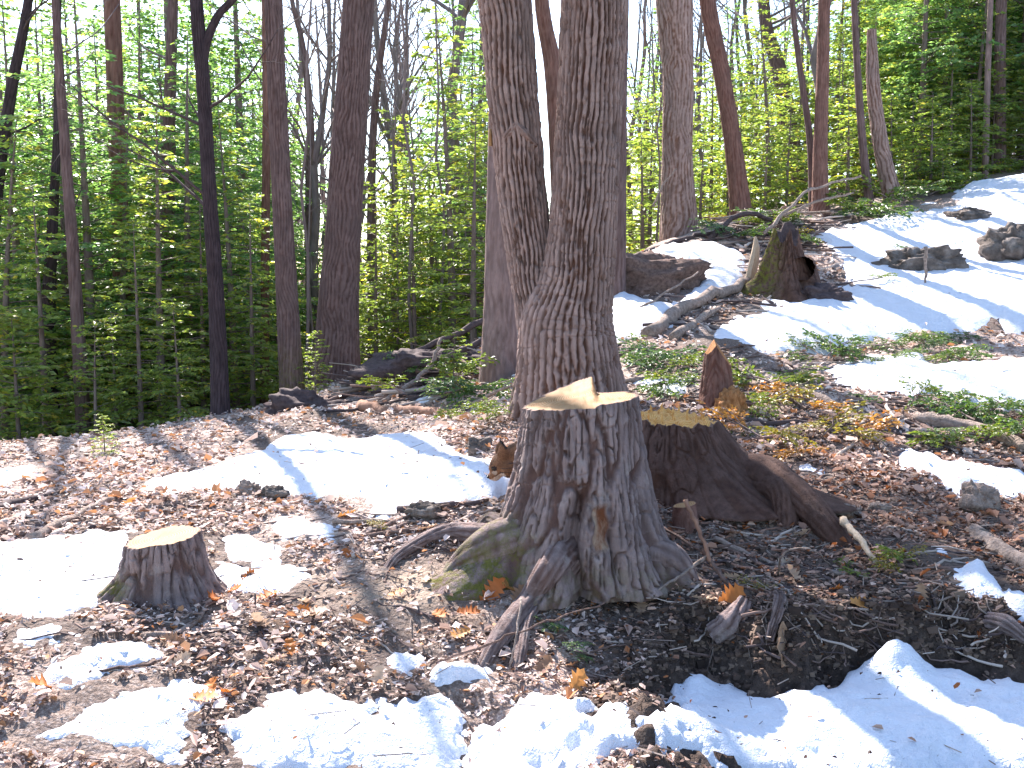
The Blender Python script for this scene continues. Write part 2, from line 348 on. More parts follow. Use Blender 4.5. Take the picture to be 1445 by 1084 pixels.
# ------------------------------------------------------------------ snow
SNOW = [
 ('broad sunlit snow field before the leaf-covered crest', [(200,686),(300,660),(400,616),(450,608),(520,620),(590,612),(640,640),(690,650),(745,655),(742,690),(700,704),(640,712),(580,728),(540,740),(510,735),(500,712),(430,700),(330,692),(240,702)], .07),
 ('small blue-tinged snow patch behind the brown debris heap', [(-60,664),(0,660),(60,652),(80,662),(40,680),(0,690),(-60,695)], .06),
 ('snow bank around the low sawn stump', [(-60,770),(0,765),(60,762),(100,755),(150,748),(185,752),(190,790),(170,840),(110,862),(60,878),(0,865),(-60,870)], .08),
 ('tapering snow tongue beside a curved stick', [(40,968),(105,918),(165,906),(222,923),(205,945),(155,962),(100,990),(50,990)], .07),
 ('snow sheet with leaf-filled melt holes', [(60,1026),(120,985),(200,970),(270,965),(300,975),(275,1000),(265,1040),(255,1120),(-20,1120)], .06),
 ('granular snow lump in front of the litter slope', [(325,1028),(380,985),(440,980),(500,1000),(560,1000),(610,990),(650,1012),(655,1060),(640,1130),(330,1130)], .08),
 ('small snow slab below the thick front root', [(605,957),(630,945),(690,945),(695,970),(640,976),(608,972)], .09),
 ('tiny snow clod by the snow slab', [(606,990),(620,981),(640,984),(640,998),(615,1000)], .07),
 ('blue shaded snow at the foot of the dark earth bank', [(675,1034),(720,1003),(760,988),(830,1000),(900,1016),(948,1010),(945,965),(958,935),(985,917),(1010,937),(1060,952),(1130,966),(1180,962),(1210,946),(1240,950),(1265,940),(1282,914),(1310,926),(1350,945),(1445,962),(1540,965),(1560,1150),(650,1150)], .11),
 ('flat little snow patch beside the green bough', [(1275,778),(1300,772),(1340,778),(1368,790),(1350,803),(1300,803)], .07),
 ('snow strip above the earth bank', [(1335,812),(1360,797),(1385,795),(1405,812),(1445,850),(1500,890),(1440,880),(1400,850),(1345,836)], .10),
 ('snow strip between the brush and the root debris', [(1262,630),(1300,635),(1350,655),(1440,668),(1460,690),(1440,704),(1390,705),(1340,690),(1320,665),(1275,655)], .08),
 ('narrow blue snow sliver behind the splintered stump', [(1085,648),(1130,653),(1178,670),(1168,682),(1110,672)], .07),
 ('shaded snow strip below the band of green slash', [(1165,520),(1230,503),(1290,498),(1330,515),(1445,508),(1700,515),(1700,575),(1380,577),(1320,562),(1250,557),(1190,542)], .10),
 ('wide bright snow slope on the hillside', [(980,487),(1030,447),(1075,427),(1150,420),(1200,400),(1180,360),(1150,332),(1200,320),(1300,290),(1370,262),(1460,245),(1560,238),(1800,225),(1820,480),(1560,470),(1400,458),(1330,472),(1250,482),(1150,497),(1060,494)], .12),
 ('snow hollow between weathered logs beside the mossy snag', [(855,430),(880,418),(940,432),(985,400),(1000,375),(960,385),(895,374),(920,358),(985,343),(1030,348),(1056,365),(1050,395),(1000,422),(950,458),(900,472),(855,474)], .12),
 ('small snow patch under the dark brush heap', [(575,566),(600,552),(630,538),(655,537),(640,556),(600,572)], .08),
 ('thin snow scrap among pale dry leaves', [(290,762),(345,752),(402,770),(390,800),(330,792)], .04),
 ('thin melting snow film over litter right of the low stump', [(300,790),(360,800),(430,795),(455,815),(400,830),(330,826),(300,812)], .03),
 ('melting snow film along the foot of the snow field', [(380,735),(440,728),(490,742),(470,760),(410,765),(370,752)], .035),
 ('thin snow film on the litter below the low stump', [(20,895),(80,880),(130,890),(120,905),(60,915),(15,912)], .04),
 ('small snow crumbs above the granular lump', [(520,925),(560,915),(590,930),(570,945),(530,942)], .05),
 ('thin snow scrap beside the dark rock', [(868,500),(900,492),(925,498),(910,512),(880,514)], .06),
 ('snow scrap behind the spiked stump', [(885,535),(930,528),(990,534),(980,552),(920,556)], .06),
]
def in_poly(X, Y, P):
    ins = np.zeros(X.shape, bool); j = len(P) - 1
    for i in range(len(P)):
        xi, yi, xj, yj = *P[i][:2], *P[j][:2]
        c = ((yi > Y) != (yj > Y)) & (X < (xj - xi) * (Y - yi) / (yj - yi + 1e-12) + xi)
        ins ^= c; j = i
    return ins
def poly_d(X, Y, P):
    d = np.full(X.shape, 1e9)
    for i in range(len(P)):
        a, b = np.array(P[i - 1][:2]), np.array(P[i][:2]); e = b - a
        t_ = np.clip(((X - a[0]) * e[0] + (Y - a[1]) * e[1]) / (e @ e + 1e-12), 0, 1)
        d = np.minimum(d, np.hypot(X - a[0] - t_ * e[0], Y - a[1] - t_ * e[1]))
    return np.where(in_poly(X, Y, P), d, -d)
SPOLY = []
for k, (lab, pp, T) in enumerate(SNOW):
    P = [drop(u, min(v, 1100)) if v <= 1100 else at(u, v, 3.02) for u, v in pp]
    if k == 8:                             # this one lies wholly on the lower terrace
        P = [p if p[0] < .5 or p[1] < edge(p[0]) - .06 else np.array([p[0] * (edge(p[0]) - .06) / p[1], edge(p[0]) - .06, 0]) for p in P]
    SPOLY.append(P)
    A = np.array(P); x0, y0 = A[:, :2].min(0) - .15; x1, y1 = A[:, :2].max(0) + .15
    dd = np.clip((A[:, 1].mean()) * .0042, .012, .05)
    nx, ny = int((x1 - x0) / dd) + 2, int((y1 - y0) / dd) + 2
    X, Y = np.meshgrid(np.linspace(x0, x1, nx), np.linspace(y0, y1, ny))
    T = T * (.7 if T < .085 and k != 7 else .85); sc = np.clip(Y / 4.5, .8, 3)
    d = poly_d(X, Y, P) + sc * (.035 * vn(X * 9 / sc, Y * 9 / sc, k) + .03 * vn(X * 25 / sc, Y * 25 / sc, k + 5) + .026 * vn(X * 55 / sc, Y * 55 / sc, k + 7)) + .012
    d = d - sc * (.10 if T > .065 else .04) * np.clip(fbm(X * 3.3 / sc, Y * 3.3 / sc, k + 20.3) - .22, 0, 1) * 4 * (d < .3 * sc)
    th_ = T * (1 - np.exp(-np.maximum(d, 0) / (.10 * sc))) + np.minimum(d, 0) * .9
    th_ = th_ + np.clip(d * 4, 0, 1) * (.03 * sc * vn(X * 3 / sc, Y * 3 / sc, k + 31) + .012 * vn(X * 11, Y * 11, k) + .006 * vn(X * 33, Y * 33, k + 3))
    if k == 8:
        mx, my = 1.42, 3.74
        th_ = th_ + .13 * np.exp(-((X - mx) / .10) ** 2 - ((Y - my - .02) / .10) ** 2) + .05 * np.exp(-((X - .66) / .1) ** 2 - ((Y - 3.72) / .1) ** 2)
    Z = H(X, Y) * .4 + H(X, Y, False) * .6 + th_ - .004
    if k == 8: Z = np.where(X > .3, H(X, Y, False) + bank(X, Y) - STEP * sm(.30, .75, X) + th_ + .004, Z)
    F = gridF(ny, nx, False); keep = (d.ravel()[F] > -.06 * A[:, 1].mean() / 4).any(1)
    F = F[keep]; used = np.unique(F); mp_ = np.zeros(nx * ny, int); mp_[used] = np.arange(len(used))
    V = np.stack([X, Y, Z], -1).reshape(-1, 3)[used]
    tagit(obj('snow_patch', mesh_np('snow_patch', V, mp_[F]), M['snow']), lab, kind='structure')
def snow_at(x, y, margin=-.02):
    r = np.zeros(np.shape(x), bool)
    for P in SPOLY: r |= poly_d(np.asarray(x), np.asarray(y), P) > margin
    return r

# ------------------------------------------------------------------ stumps
def stump(name, label, c, ztop, prof, lobes, grooves, cut, N, depth, seed, mat, cat='stump', wound=None, mossf=None, nth=300, nz=170, cutmat='cut', jag=None, wig=1.0):
    """c base centre; prof [(height fraction, radius)]; lobes [(angle, amp, width, height)]; grooves [(angle, width, depth, top fraction)]"""
    root = thing(name, label, cat, c)
    th = np.linspace(0, 2 * np.pi, nth, endpoint=False); tt = np.linspace(-.18, 1, nz)
    hgt = ztop - c[2]
    TH, T = np.meshgrid(th, tt)
    Rr = np.interp(T, [p[0] for p in prof], [p[1] for p in prof])
    dA = lambda a: (TH - a + np.pi) % (2 * np.pi) - np.pi
    for a, amp, wd, hk in lobes: Rr = Rr + amp * np.exp(-(dA(R(a)) / wd) ** 2) * np.exp(-np.maximum(T, -.15) / hk)
    Rr = Rr * (1 + .05 * vn(np.cos(TH) * 1.6 + seed, np.sin(TH) * 1.6, T * .8) + .03 * vn(np.cos(TH) * 4 + seed, np.sin(TH) * 4, T * 2))
    for a, wd, dp, tp in grooves:
        Rr = Rr - dp * np.exp(-((dA(R(a)) + .06 * np.sin(T * 9)) / wd) ** 2) * sm(tp, tp * .6, T)
    ridge = bark_fn(th, tt * hgt, N, float(prof[-1][1]) * 1.2, seed, wig, plate=.9)
    dep = np.full_like(T, depth)
    wnd = np.zeros_like(T)
    if wound is not None:
        wnd = wound(dA, T); dep = dep * (1 - .8 * wnd); Rr = Rr - .018 * wnd
    Rr = Rr + dep * (ridge - .6)
    x, y = Rr * np.cos(TH), Rr * np.sin(TH)
    # the top row follows the cut
    xt, yt = x[-1], y[-1]; zt = cut(xt, yt)
    if jag is not None: zt = zt + jag(th)
    lowc = np.minimum(c[2] + T * (hgt + zt[None, :]), 1e9)
    z = np.where(T < 0, T * hgt, T * (hgt + zt[None, :]))
    moss = np.clip(mossf(TH, T), 0, 1) if mossf else np.zeros_like(T)
    V = np.stack([x, y, z], -1).reshape(-1, 3)
    obj('bark', mesh_np('bark', V, gridF(nz, nth), {'ridge': ridge.ravel() * (1 - .5 * wnd.ravel()), 'moss': moss.ravel(), 'wound': wnd.ravel()}), M[mat], root)
    fr = np.r_[np.linspace(1, .9, 12), np.linspace(.875, .004, 30)][:, None]; nr = len(fr)
    cx, cy = xt[None] * fr, yt[None] * fr
    cz = hgt + cut(cx, cy) + .0025 * vn(cx * 60, cy * 9, seed) * (fr < .99) - .001 * (fr < .999)
    if jag is not None: cz = cz + jag(th)[None] * fr ** 3
    obj('cut_face', mesh_np('cut_face', np.stack([cx + 0 * fr, cy + 0 * fr, cz], -1).reshape(-1, 3), gridF(nr, nth), {'rim': sm(.925, .965, fr + .02 * vn(np.cos(th) * 6, np.sin(th) * 6, seed)[None]).ravel()}), M[cutmat], root)
    return root
def wound_mix(mat, c1, c2):            # exposed, weathered wood inside a bark wound
    t = mat.node_tree; b = t.nodes['Principled BSDF']; l = b.inputs['Base Color'].links[0]; col = l.from_socket
    wd = ramp(t, noise(t, 16, 5, coords(t, 'Object', (1, 1, .3))), [(.42, c1), (.6, c2)])
    t.links.new(mix(t, attr(t, 'wound'), col, wd), b.inputs['Base Color'])
wound_mix(M['stump'], (.20, .075, .035), (.52, .40, .30))
def root_tube(parent, pts, rad, mat, seed, N=10, depth=.006, name='root', n=40, rows=60, moss=0.0):
    o = np.array(parent.location)
    V, F, rg = bark_tube(pts, rad, rows, n, N, depth, seed, tips=(False, True))
    mo = np.full(len(V), moss)
    return obj(name, mesh_np(name, V - o, F, {'ridge': rg, 'moss': mo, 'wound': np.zeros(len(V))}), M[mat], parent)

# big foreground stump
BS = np.array([.292, 4.42, .045])
def big_cut(x, y):
    s = sm(.075, .05, x - .05 * y)
    return .09 * x + s * .085 * np.clip((y + .24) / .48, 0, 1) * np.clip((x + .24) / .29, 0, 1) + .012 * (1 - s) + .004 * vn(x * 20, y * 20, 4)
def big_wound(dA, T):
    return np.clip(sm(.105, .075, np.abs(dA(R(-79)) + .02 * np.sin(T * 40))) * sm(.10, .15, T) * sm(.42, .36, T), 0, 1)
big = stump('sawn_stump', 'large sawn tree stump with root flare, pale two-level cut top and dark cleft', BS, float(at(820, 568, 4.42)[2]),
    [(-.2, .37), (0, .345), (.12, .338), (.26, .322), (.45, .295), (.72, .262), (1, .243)],
    [(203, .20, .30, .16), (-18, .08, .34, .15), (-112, .05, .25, .2), (-55, .03, .3, .25), (60, .1, .3, .2), (130, .1, .3, .2)],
    [(-96, .10, .11, .58), (-40, .12, .02, .9), (-140, .12, .02, .8), (-68, .07, .03, .3)], big_cut, 58, .022, 3.3, 'stump',
    wound=big_wound, mossf=lambda TH, T: np.exp(-((TH - R(205)) / .42) ** 2) * sm(.38, .1, T) * 1.1 + .25 * sm(.08, -.02, T),
    nth=420, nz=260, wig=1.3)
g0 = lambda u, v, dz=0: drop(u, v) + np.array([0, 0, dz])
root_tube(big, [BS + [-.12, -.08, .10], BS + [-.36, -.16, .07], g0(640, 822, .01), g0(622, 848, -.05)], [.12, .09, .045, .015], 'stump', 1, moss=.6)
root_tube(big, [BS + [-.1, .05, .07], BS + [-.36, .07, .05], g0(640, 762, .03), g0(600, 773, .022), g0(560, 795, .012), g0(540, 812, -.03)], [.08, .055, .04, .033, .025, .012], 'stump', 2)
root_tube(big, [BS + [-.1, .1, .12], BS + [-.30, .14, .08], g0(690, 738, .02), g0(665, 752, -.02)], [.07, .045, .03, .02], 'stump', 6, moss=.3)
root_tube(big, [BS + [-.07, -.2, .07], BS + [-.14, -.38, .03], g0(748, 866, .03), g0(722, 895, .03), g0(695, 922, .02), g0(672, 945, -.03)], [.075, .055, .045, .042, .035, .02], 'stump', 3)
root_tube(big, [BS + [-.04, -.25, .03], g0(772, 852, .02), g0(745, 890, .03), g0(735, 925, .03), g0(722, 958, -.02)], [.05, .034, .022, .024, .016], 'stump', 4)
root_tube(big, [BS + [.15, -.1, .04], BS + [.37, -.15, .01], g0(985, 822, -.03)], [.1, .06, .02], 'stump', 5)
# small sawn stump
SS = drop(221, 846); SS[2] -= .02; SS[1] += .1
def small_cut(x, y): return .035 * x / .13 * .5 + .05 * y + .006 * vn(x * 12, y * 12, 2)
zt = at(235, 757, SS[1])[2]
stump('sawn_stump', 'low sawn stump with tilted cut top standing beside snow', SS, zt, [(-.2, .25), (0, .205), (.2, .182), (.5, .16), (1, .143)],
    [(205, .13, .35, .22), (-60, .05, .4, .25), (20, .05, .4, .25), (100, .06, .4, .2)], [(-120, .15, .012, .8), (-70, .15, .01, .7)],
    small_cut, 34, .016, 8.1, 'stump', mossf=lambda TH, T: np.exp(-((TH - R(215)) / .4) ** 2) * sm(.75, .1, T) * 1.1, nth=280, nz=130, wig=1.2)
# splintered, half-hidden stump with heavy root to the right
XS = at(945, 740, 5.42); XS[2] = H(XS[0], XS[1]) - .02
def spl_cut(x, y): return -.05 * x + .012 * vn(x * 14, y * 14, 4) + .012 * vn(x * 55, y * 30, 7) + .03 * np.clip(y * 4, 0, 1)
spl = stump('splintered_stump', 'dark rotting stump with splintered yellow top and heavy spreading root', XS, at(950, 592, 5.42)[2],
    [(-.2, .40), (0, .37), (.3, .33), (.6, .27), (1, .205)], [(-14, .42, .45, .42), (-60, .16, .4, .3), (160, .1, .4, .3)],
    [(-35, .1, .03, .8)], spl_cut, 40, .014, 5.5, 'oldstump', jag=lambda th: .008 * vn(np.cos(th) * 14, np.sin(th) * 14, 3), nth=300, nz=150, cutmat='cutorange')
root_tube(spl, [at(1030, 680, 5.38), at(1075, 672, 5.25), at(1110, 690, 5.05), at(1140, 715, 4.92), at(1170, 748, 4.8), at(1195, 775, 4.72)], [.13, .11, .085, .075, .065, .045], 'oldstump', 6, N=14)
root_tube(spl, [at(1050, 690, 5.35), at(1098, 690, 5.05), at(1110, 730, 4.92), at(1113, 765, 4.86)], [.08, .07, .055, .04], 'oldstump', 7, N=12)
# splinters standing on it
for i in range(26):
    a, rr = rng.uniform(0, 6.28), .19 * math.sqrt(rng.uniform(.3, 1)); x, y = rr * math.cos(a), rr * math.sin(a)
    z0 = at(950, 592, 5.42)[2] - XS[2] + float(spl_cut(np.array(x), np.array(y))) - .01; hgt = rng.uniform(.02, .06)
    V, F = tube([[x, y, z0], [x + rng.normal() * .005, y, z0 + hgt * .6], [x + rng.normal() * .01, y, z0 + hgt]], [.008, .006, .001], 4)
    obj('splinter', mesh_np('splinter', V, F, smooth=False), M['cutorange'], spl)
# old mossy snag on the hillside
OS = drop(1108, 412); OS[2] -= .05
def os_cut(x, y): return .22 * vn(x * 14, y * 14, 2.2) - .22 * np.clip(-x, 0, 1) * 2.2 - .3 * np.clip(x - .05, 0, 1)
mossy = stump('mossy_snag', 'old mossy broken stump with leaning peak on the snowy slope', OS, at(1115, 326, OS[1])[2], [(-.2, .42), (0, .34), (.3, .21), (.6, .16), (1, .10)],
    [(185, .26, .4, .5), (-20, .22, .35, .25), (-90, .1, .4, .3)], [(-50, .2, .06, .6)], os_cut, 26, .02, 9.4, 'oldstump',
    mossf=lambda TH, T: np.exp(-((TH - R(190)) / .7) ** 2) * 1.1, nth=160, nz=90, cutmat='stickC')
root_tube(mossy, [OS + [.12, -.2, .3], g0(1135, 400, .12), g0(1150, 420, .05), g0(1175, 424, -.02)], [.12, .12, .1, .05], 'oldstump', 5, N=12, depth=.012)
# narrow spike stump
KS = drop(1012, 572); KS[2] -= .05
zk = at(1013, 478, KS[1])[2]
stump('spike_stump', 'narrow brown broken stump ending in a slanting point', KS, zk, [(-.2, .13), (0, .12), (.3, .115), (.6, .105), (1, .09)], [(-30, .05, .5, .15), (190, .05, .5, .15)], [],
    lambda x, y: -1.5 * np.clip(x + .03, 0, 1) - 1.6 * np.clip(-.03 - x, 0, 1) - .5 * np.abs(y), 18, .008, 3.9, 'red', nth=120, nz=90, cutmat='rotwood')
def chunk(name, label, cat, p, size, mat, seed, group=None, n=(56, 36), sink=.35, rz=0, rough=.36, parent=None):
    th = np.linspace(0, 2 * np.pi, n[0], endpoint=False); ph = np.linspace(.03, np.pi - .03, n[1])
    TH, PH = np.meshgrid(th, ph); d = np.stack([np.cos(TH) * np.sin(PH), np.sin(TH) * np.sin(PH), np.cos(PH)], -1)
    e = np.sign(d) * np.abs(d) ** .86
    k = 1 + rough * vn(d[..., 0] * 1.7 + seed, d[..., 1] * 1.7, d[..., 2] * 1.7) + rough * .7 * np.abs(vn(d[..., 0] * 3.1 + seed, d[..., 1] * 3.1, d[..., 2] * 3.1)) + rough * .45 * vn(d[..., 0] * 7 + seed, d[..., 1] * 7, d[..., 2] * 7) + rough * .2 * vn(d[..., 0] * 17 + seed, d[..., 1] * 17, d[..., 2] * 17)
    V = e * k[..., None] * np.asarray(size) ; V[..., 2] += size[2] * (1 - 2 * sink)
    o = obj(name, mesh_np(name, V.reshape(-1, 3), gridF(n[1], n[0])), M[mat], None, p); o.rotation_euler[2] = rz
    return tagit(o, label, cat, group)
chunk('wood_chunk', 'rotten orange wood chunk leaning by the spiked stump', 'wood chunk', drop(1033, 585), (.09, .08, .11), 'rotwood', 4, sink=.25)
V_, F_ = None, None
ob = at(965, 728, 4.75); ob = drop(966, 745)
stump('cut_stub', 'short reddish-brown cut stub beside the big stump', ob - [0, 0, .01], at(966, 712, ob[1])[2], [(-.2, .062), (0, .06), (1, .054)], [], [], lambda x, y: .01 * x / .05, 12, .003, 2.2, 'red', nth=60, nz=30)

# ------------------------------------------------------------------ near double trunk
DT = at(808, 590, 6.55); DT[2] = H(DT[0], DT[1]) - .05
dbl = thing('twin_trunk_tree', 'tall deep-furrowed tree forking into two stems behind the big stump', 'tree', DT)
px = 6.55 / FPX
def stem(pts, rad, rows, n, N, seed, flare=None, name='stem', mossx=0.0):
    P = [at(u, v, Yv) for u, v, Yv in pts]
    V, F, rg = bark_tube(P, [r * px for r in rad], rows, n, N, .030, seed, flare, tips=(False, True), wig=.6)
    s = V[:, 2]
    mo = mossx * sm(DT[2] + .5, DT[2], s) + .0 * s
    nr = np.repeat(0, 1)
    obj(name, mesh_np(name, V - DT, F, {'ridge': rg, 'moss': np.clip(mo, 0, 1)}), M['oak'], dbl)
def dflare(th, s):
    out = 0
    for a, amp in ((185, .16), (0, .22), (-70, .13), (70, .15), (130, .15), (-120, .08)):
        out = out + amp * np.exp(-(((th - R(a) + np.pi) % (2 * np.pi) - np.pi) / .4) ** 2)
    return out * np.exp(-s / .22)
stem([(806, 612, 6.55), (804, 560, 6.55), (801, 500, 6.56), (801, 455, 6.57), (813, 400, 6.56), (822, 330, 6.55), (826, 250, 6.55), (831, 150, 6.55), (838, 0, 6.55), (846, -220, 6.55), (858, -600, 6.6), (870, -1000, 6.7)],
     [70, 68, 66, 63, 51, 46, 45, 44, 44, 42, 36, 26], 560, 310, 38, 1.7, dflare, mossx=.0)
stem([(768, 615, 6.56), (766, 560, 6.58), (768, 500, 6.6), (758, 430, 6.64), (740, 300, 6.66), (725, 150, 6.62), (711, 0, 6.56), (690, -220, 6.5), (655, -600, 6.4), (610, -1000, 6.2)],
     [46, 38, 32, 30, 32.5, 34.5, 35, 33, 28, 20], 560, 240, 30, 6.1, lambda th, s: .5 * dflare(th, s), mossx=.8)
# old branch collar and fresh cut scar
for pts in ([(708, 208, 6.54), (717, 190, 6.50), (729, 175, 6.485)], [(727, 174, 6.485), (740, 188, 6.49), (756, 206, 6.55)]):
    V, F, rg = bark_tube([at(*p) for p in pts], [.012, .024, .020], 20, 20, 6, .01, 3)
    obj('branch_scar', mesh_np('branch_scar', V - DT, F, {'ridge': rg, 'moss': rg * 0}), M['oak'], dbl)
V, F = tube([at(692, 206, 6.60), at(692, 182, 6.60)], [.012, .010], 10); obj('cut_scar', mesh_np('cut_scar', V - DT, F), M['cut'], dbl)

# ------------------------------------------------------------------ other trunks
def limb_set(g, P0, d0, L, r, depth, sides, up=.35, spread=.7, kids=(3, 5), rr=None):
    rr = rr or rng
    m = max(4, int(L / .22) + 2); m = min(m, 10)
    P = [np.array(P0, float)]; d = np.array(d0, float)
    for i in range(m - 1):
        d = d + rr.normal(0, .13, 3) + np.array([0, 0, up * .12]); d /= np.linalg.norm(d)
        P.append(P[-1] + d * L / (m - 1))
    P = np.array(P); Rr = np.linspace(r, r * .35, m)
    g.add(*tube(P, Rr, sides, (False, True)))
    if depth <= 0: return
    for k in range(rr.integers(*kids)):
        i = int(rr.integers(max(1, m // 4), m)); dd = P[min(i, m - 1)] - P[i - 1]; dd /= np.linalg.norm(dd) + 1e-9
        s = rr.normal(0, 1, 3); s -= dd * s.dot(dd); s /= np.linalg.norm(s) + 1e-9
        nd = dd * (1 - spread * .5) + s * spread + np.array([0, 0, .12]); nd /= np.linalg.norm(nd)
        limb_set(g, P[i], nd, L * rr.uniform(.35, .62), Rr[i] * rr.uniform(.4, .62), depth - 1, 4 if depth > 1 else 3, up, spread, kids, rr)
def trunk_tree(name, label, pts, wpx, mat, extra=5.0, nlimb=4, group=None, N=18, depth=.010, cat='tree', rows=220, n=72, limbs_from=.55, flare=.22, limb_len=1.6, mossx=0.):
    """pts [(u,v,Y)] base to the frame top; goes on above the frame for `extra` metres"""
    P = [at(*p) for p in pts]
    gz = float(H(P[0][0], P[0][1])); base = np.array([P[0][0], P[0][1], gz - .05])
    P[0] = base
    rad = [w_ * .5 * p[2] / FPX for w_, p in zip(wpx, pts)]
    if extra > 0:
        d = P[-1] - P[-2]; d = d / np.linalg.norm(d) * .6 + np.array([0, 0, .4]); d /= np.linalg.norm(d)
        P.append(P[-1] + d * extra * .5); P.append(P[-1] + d * extra * .5 + [rng.normal() * .15, rng.normal() * .15, 0]); rad += [rad[-1] * .75, rad[-1] * .3]
    root = thing(name, label, cat, base, group)
    sd = float(rng.uniform(0, 50)); r0 = rad[0]
    fl = lambda th, s: r0 * flare * np.exp(-s / (2.2 * r0)) * (.6 + .4 * np.sin(th * 3 + sd))
    V, F, rg = bark_tube(P, rad, rows, n, N, depth, sd, fl, wig=.9)
    z = V[:, 2] - base[2]
    obj('trunk', mesh_np('trunk', V - base, F, {'ridge': rg, 'moss': mossx * sm(.8, .1, z)}), M[mat], root)
    if nlimb:
        S = smooth_path(P, 40)
        for k in range(nlimb):
            g = Geo(); i = int(rng.uniform(limbs_from, .97) * 39); a = rng.uniform(0, 6.28)
            limb_set(g, S[i], [math.cos(a), math.sin(a), .5], limb_len * rng.uniform(.6, 1.2), np.interp(i / 39, np.linspace(0, 1, len(rad)), rad) * .26, 2, 5)
            obj('limb', g.mesh('limb', origin=base), M['bare'] if mat != 'dark' else M['stickC'], root)
    return root
dk = trunk_tree('dark_tree', 'slim black-barked tree forking near the top of the hemlock thicket', [(312, 606, 10.2), (305, 420, 10.2), (296, 280, 10.2), (287, 120, 10.2), (277, 0, 10.2)], [26, 21, 19, 18, 17], 'dark', 4, 7, limbs_from=.3, limb_len=1.3)
V, F, rg = bark_tube([at(285, 90, 10.2), at(293, 55, 10.2), at(308, 22, 10.2), at(332, -5, 10.2), at(350, -40, 10.2)], [.05, .042, .038, .032, .03], 40, 20, 8, .006, 5)
obj('fork', mesh_np('fork', V - np.array(dk.location), F, {'ridge': rg, 'moss': rg * 0}), M['dark'], dk)
trunk_tree('straight_tree', 'straight grey-brown trunk beside the thick leaning trunk', [(413, 582, 10.8), (404, 400, 10.8), (396, 250, 10.8), (386, 0, 10.8)], [34, 29, 26, 24], 'grey', 5, 4, N=20, rows=320, n=96, mossx=.5)
thick = trunk_tree('thick_tree', 'thick purplish-brown trunk leaning slightly right on the crest', [(474, 548, 11.6), (478, 430, 11.6), (490, 230, 11.6), (506, 0, 11.6)], [64, 53, 46, 42], 'grey', 6, 4, N=30, rows=420, n=150, depth=.014)
trunk_tree('pale_tree', 'pale smooth spotted trunk behind the forked tree', [(706, 552, 9.2), (705, 420, 9.2), (706, 250, 9.2), (712, 0, 9.2)], [56, 44, 38, 34], 'pale', 4, 3, N=14, depth=.003, mossx=0, limbs_from=.7)
trunk_tree('furrowed_tree', 'tall furrowed brown trunk behind the weathered logs on the slope', [(958, 340, 14.2), (956, 220, 14.2), (957, 110, 14.2), (951, 0, 14.2)], [50, 41, 41, 50], 'oak', 5, 4, N=24, rows=320, n=110, limbs_from=.8)
trunk_tree('leaning_tree', 'reddish-brown trunk leaning left above the brush pile', [(1046, 306, 15), (1034, 200, 15), (1018, 100, 15), (998, 0, 15)], [28, 23, 23, 22], 'red', 5, 4, depth=.006)
trunk_tree('red_tree', 'straight slim reddish trunk rising from the brush pile', [(1157, 322, 14.5), (1158, 200, 14.5), (1161, 100, 14.5), (1163, 0, 14.5)], [24, 19, 17, 16], 'red', 5, 5, depth=.005)
trunk_tree('thin_tree', 'thin grey stem close beside the slim reddish trunk', [(1146, 322, 14.7), (1143, 200, 14.7), (1128, 90, 14.7), (1118, 0, 14.7)], [10, 9, 8, 7], 'grey', 3, 4, n=30, rows=80, depth=.004, N=9)
trunk_tree('broken_snag', 'crooked mottled brown dead trunk with snapped-off top', [(1264, 272, 15.6), (1247, 225, 15.6), (1235, 150, 15.6), (1231, 100, 15.6), (1230, 42, 15.6)], [25, 21, 19, 17, 12], 'oak', 0, 0, N=12)
trunk_tree('thin_tree', 'thin dark stem left of the snapped dead trunk', [(1229, 298, 15.2), (1219, 220, 15.2), (1212, 130, 15.2), (1205, 0, 15.2)], [13, 11, 10, 8], 'grey', 3, 5, n=30, rows=80, depth=.004, N=9)
trunk_tree('hill_tree', 'straight trunk among dense hemlocks at the hilltop', [(1411, 225, 18), (1411, 100, 18), (1413, 0, 18)], [18, 15, 14], 'grey', 4, 3, N=12, n=40, rows=120)
trunk_tree('thin_tree', 'thin pale stem next to the straight hilltop trunk', [(1391, 225, 17.6), (1394, 100, 17.6), (1398, 0, 17.6)], [9, 8, 7], 'pale', 3, 2, N=9, n=30, rows=80, depth=.003)
trunk_tree('crooked_tree', 'dark tree leaning left high behind the brush pile', [(1125, 300, 21), (1112, 170, 21), (1098, 95, 21), (1082, 40, 21), (1078, 0, 21)], [26, 23, 20, 16, 15], 'grey', 5, 7, N=14, n=48, rows=140, limbs_from=.4, limb_len=2.4)
trunk_tree('slender_tree', 'slender bare tree forking against the sky between two trunks', [(438, 470, 18), (437, 300, 18), (438, 180, 18), (428, 70, 18), (412, 0, 18)], [15, 13, 11, 8, 6], 'grey', 3, 10, N=9, n=32, rows=120, depth=.005, limbs_from=.45, limb_len=2)
trunk_tree('far_tree', 'reddish trunk seen through the gap of the forked tree', [(800, 430, 12.5), (790, 250, 12.5), (780, 100, 12.5), (764, 0, 12.5)], [32, 26, 24, 20], 'red', 4, 4, N=14, n=48, rows=140, depth=.006, limbs_from=.8, limb_len=1.4)
trunk_tree('far_tree', 'trunk half hidden behind the right stem of the forked tree', [(870, 420, 10.4), (872, 250, 10.4), (874, 100, 10.4), (876, 0, 10.4)], [26, 24, 22, 22], 'grey', 4, 0, N=14, n=48, rows=160, depth=.006)
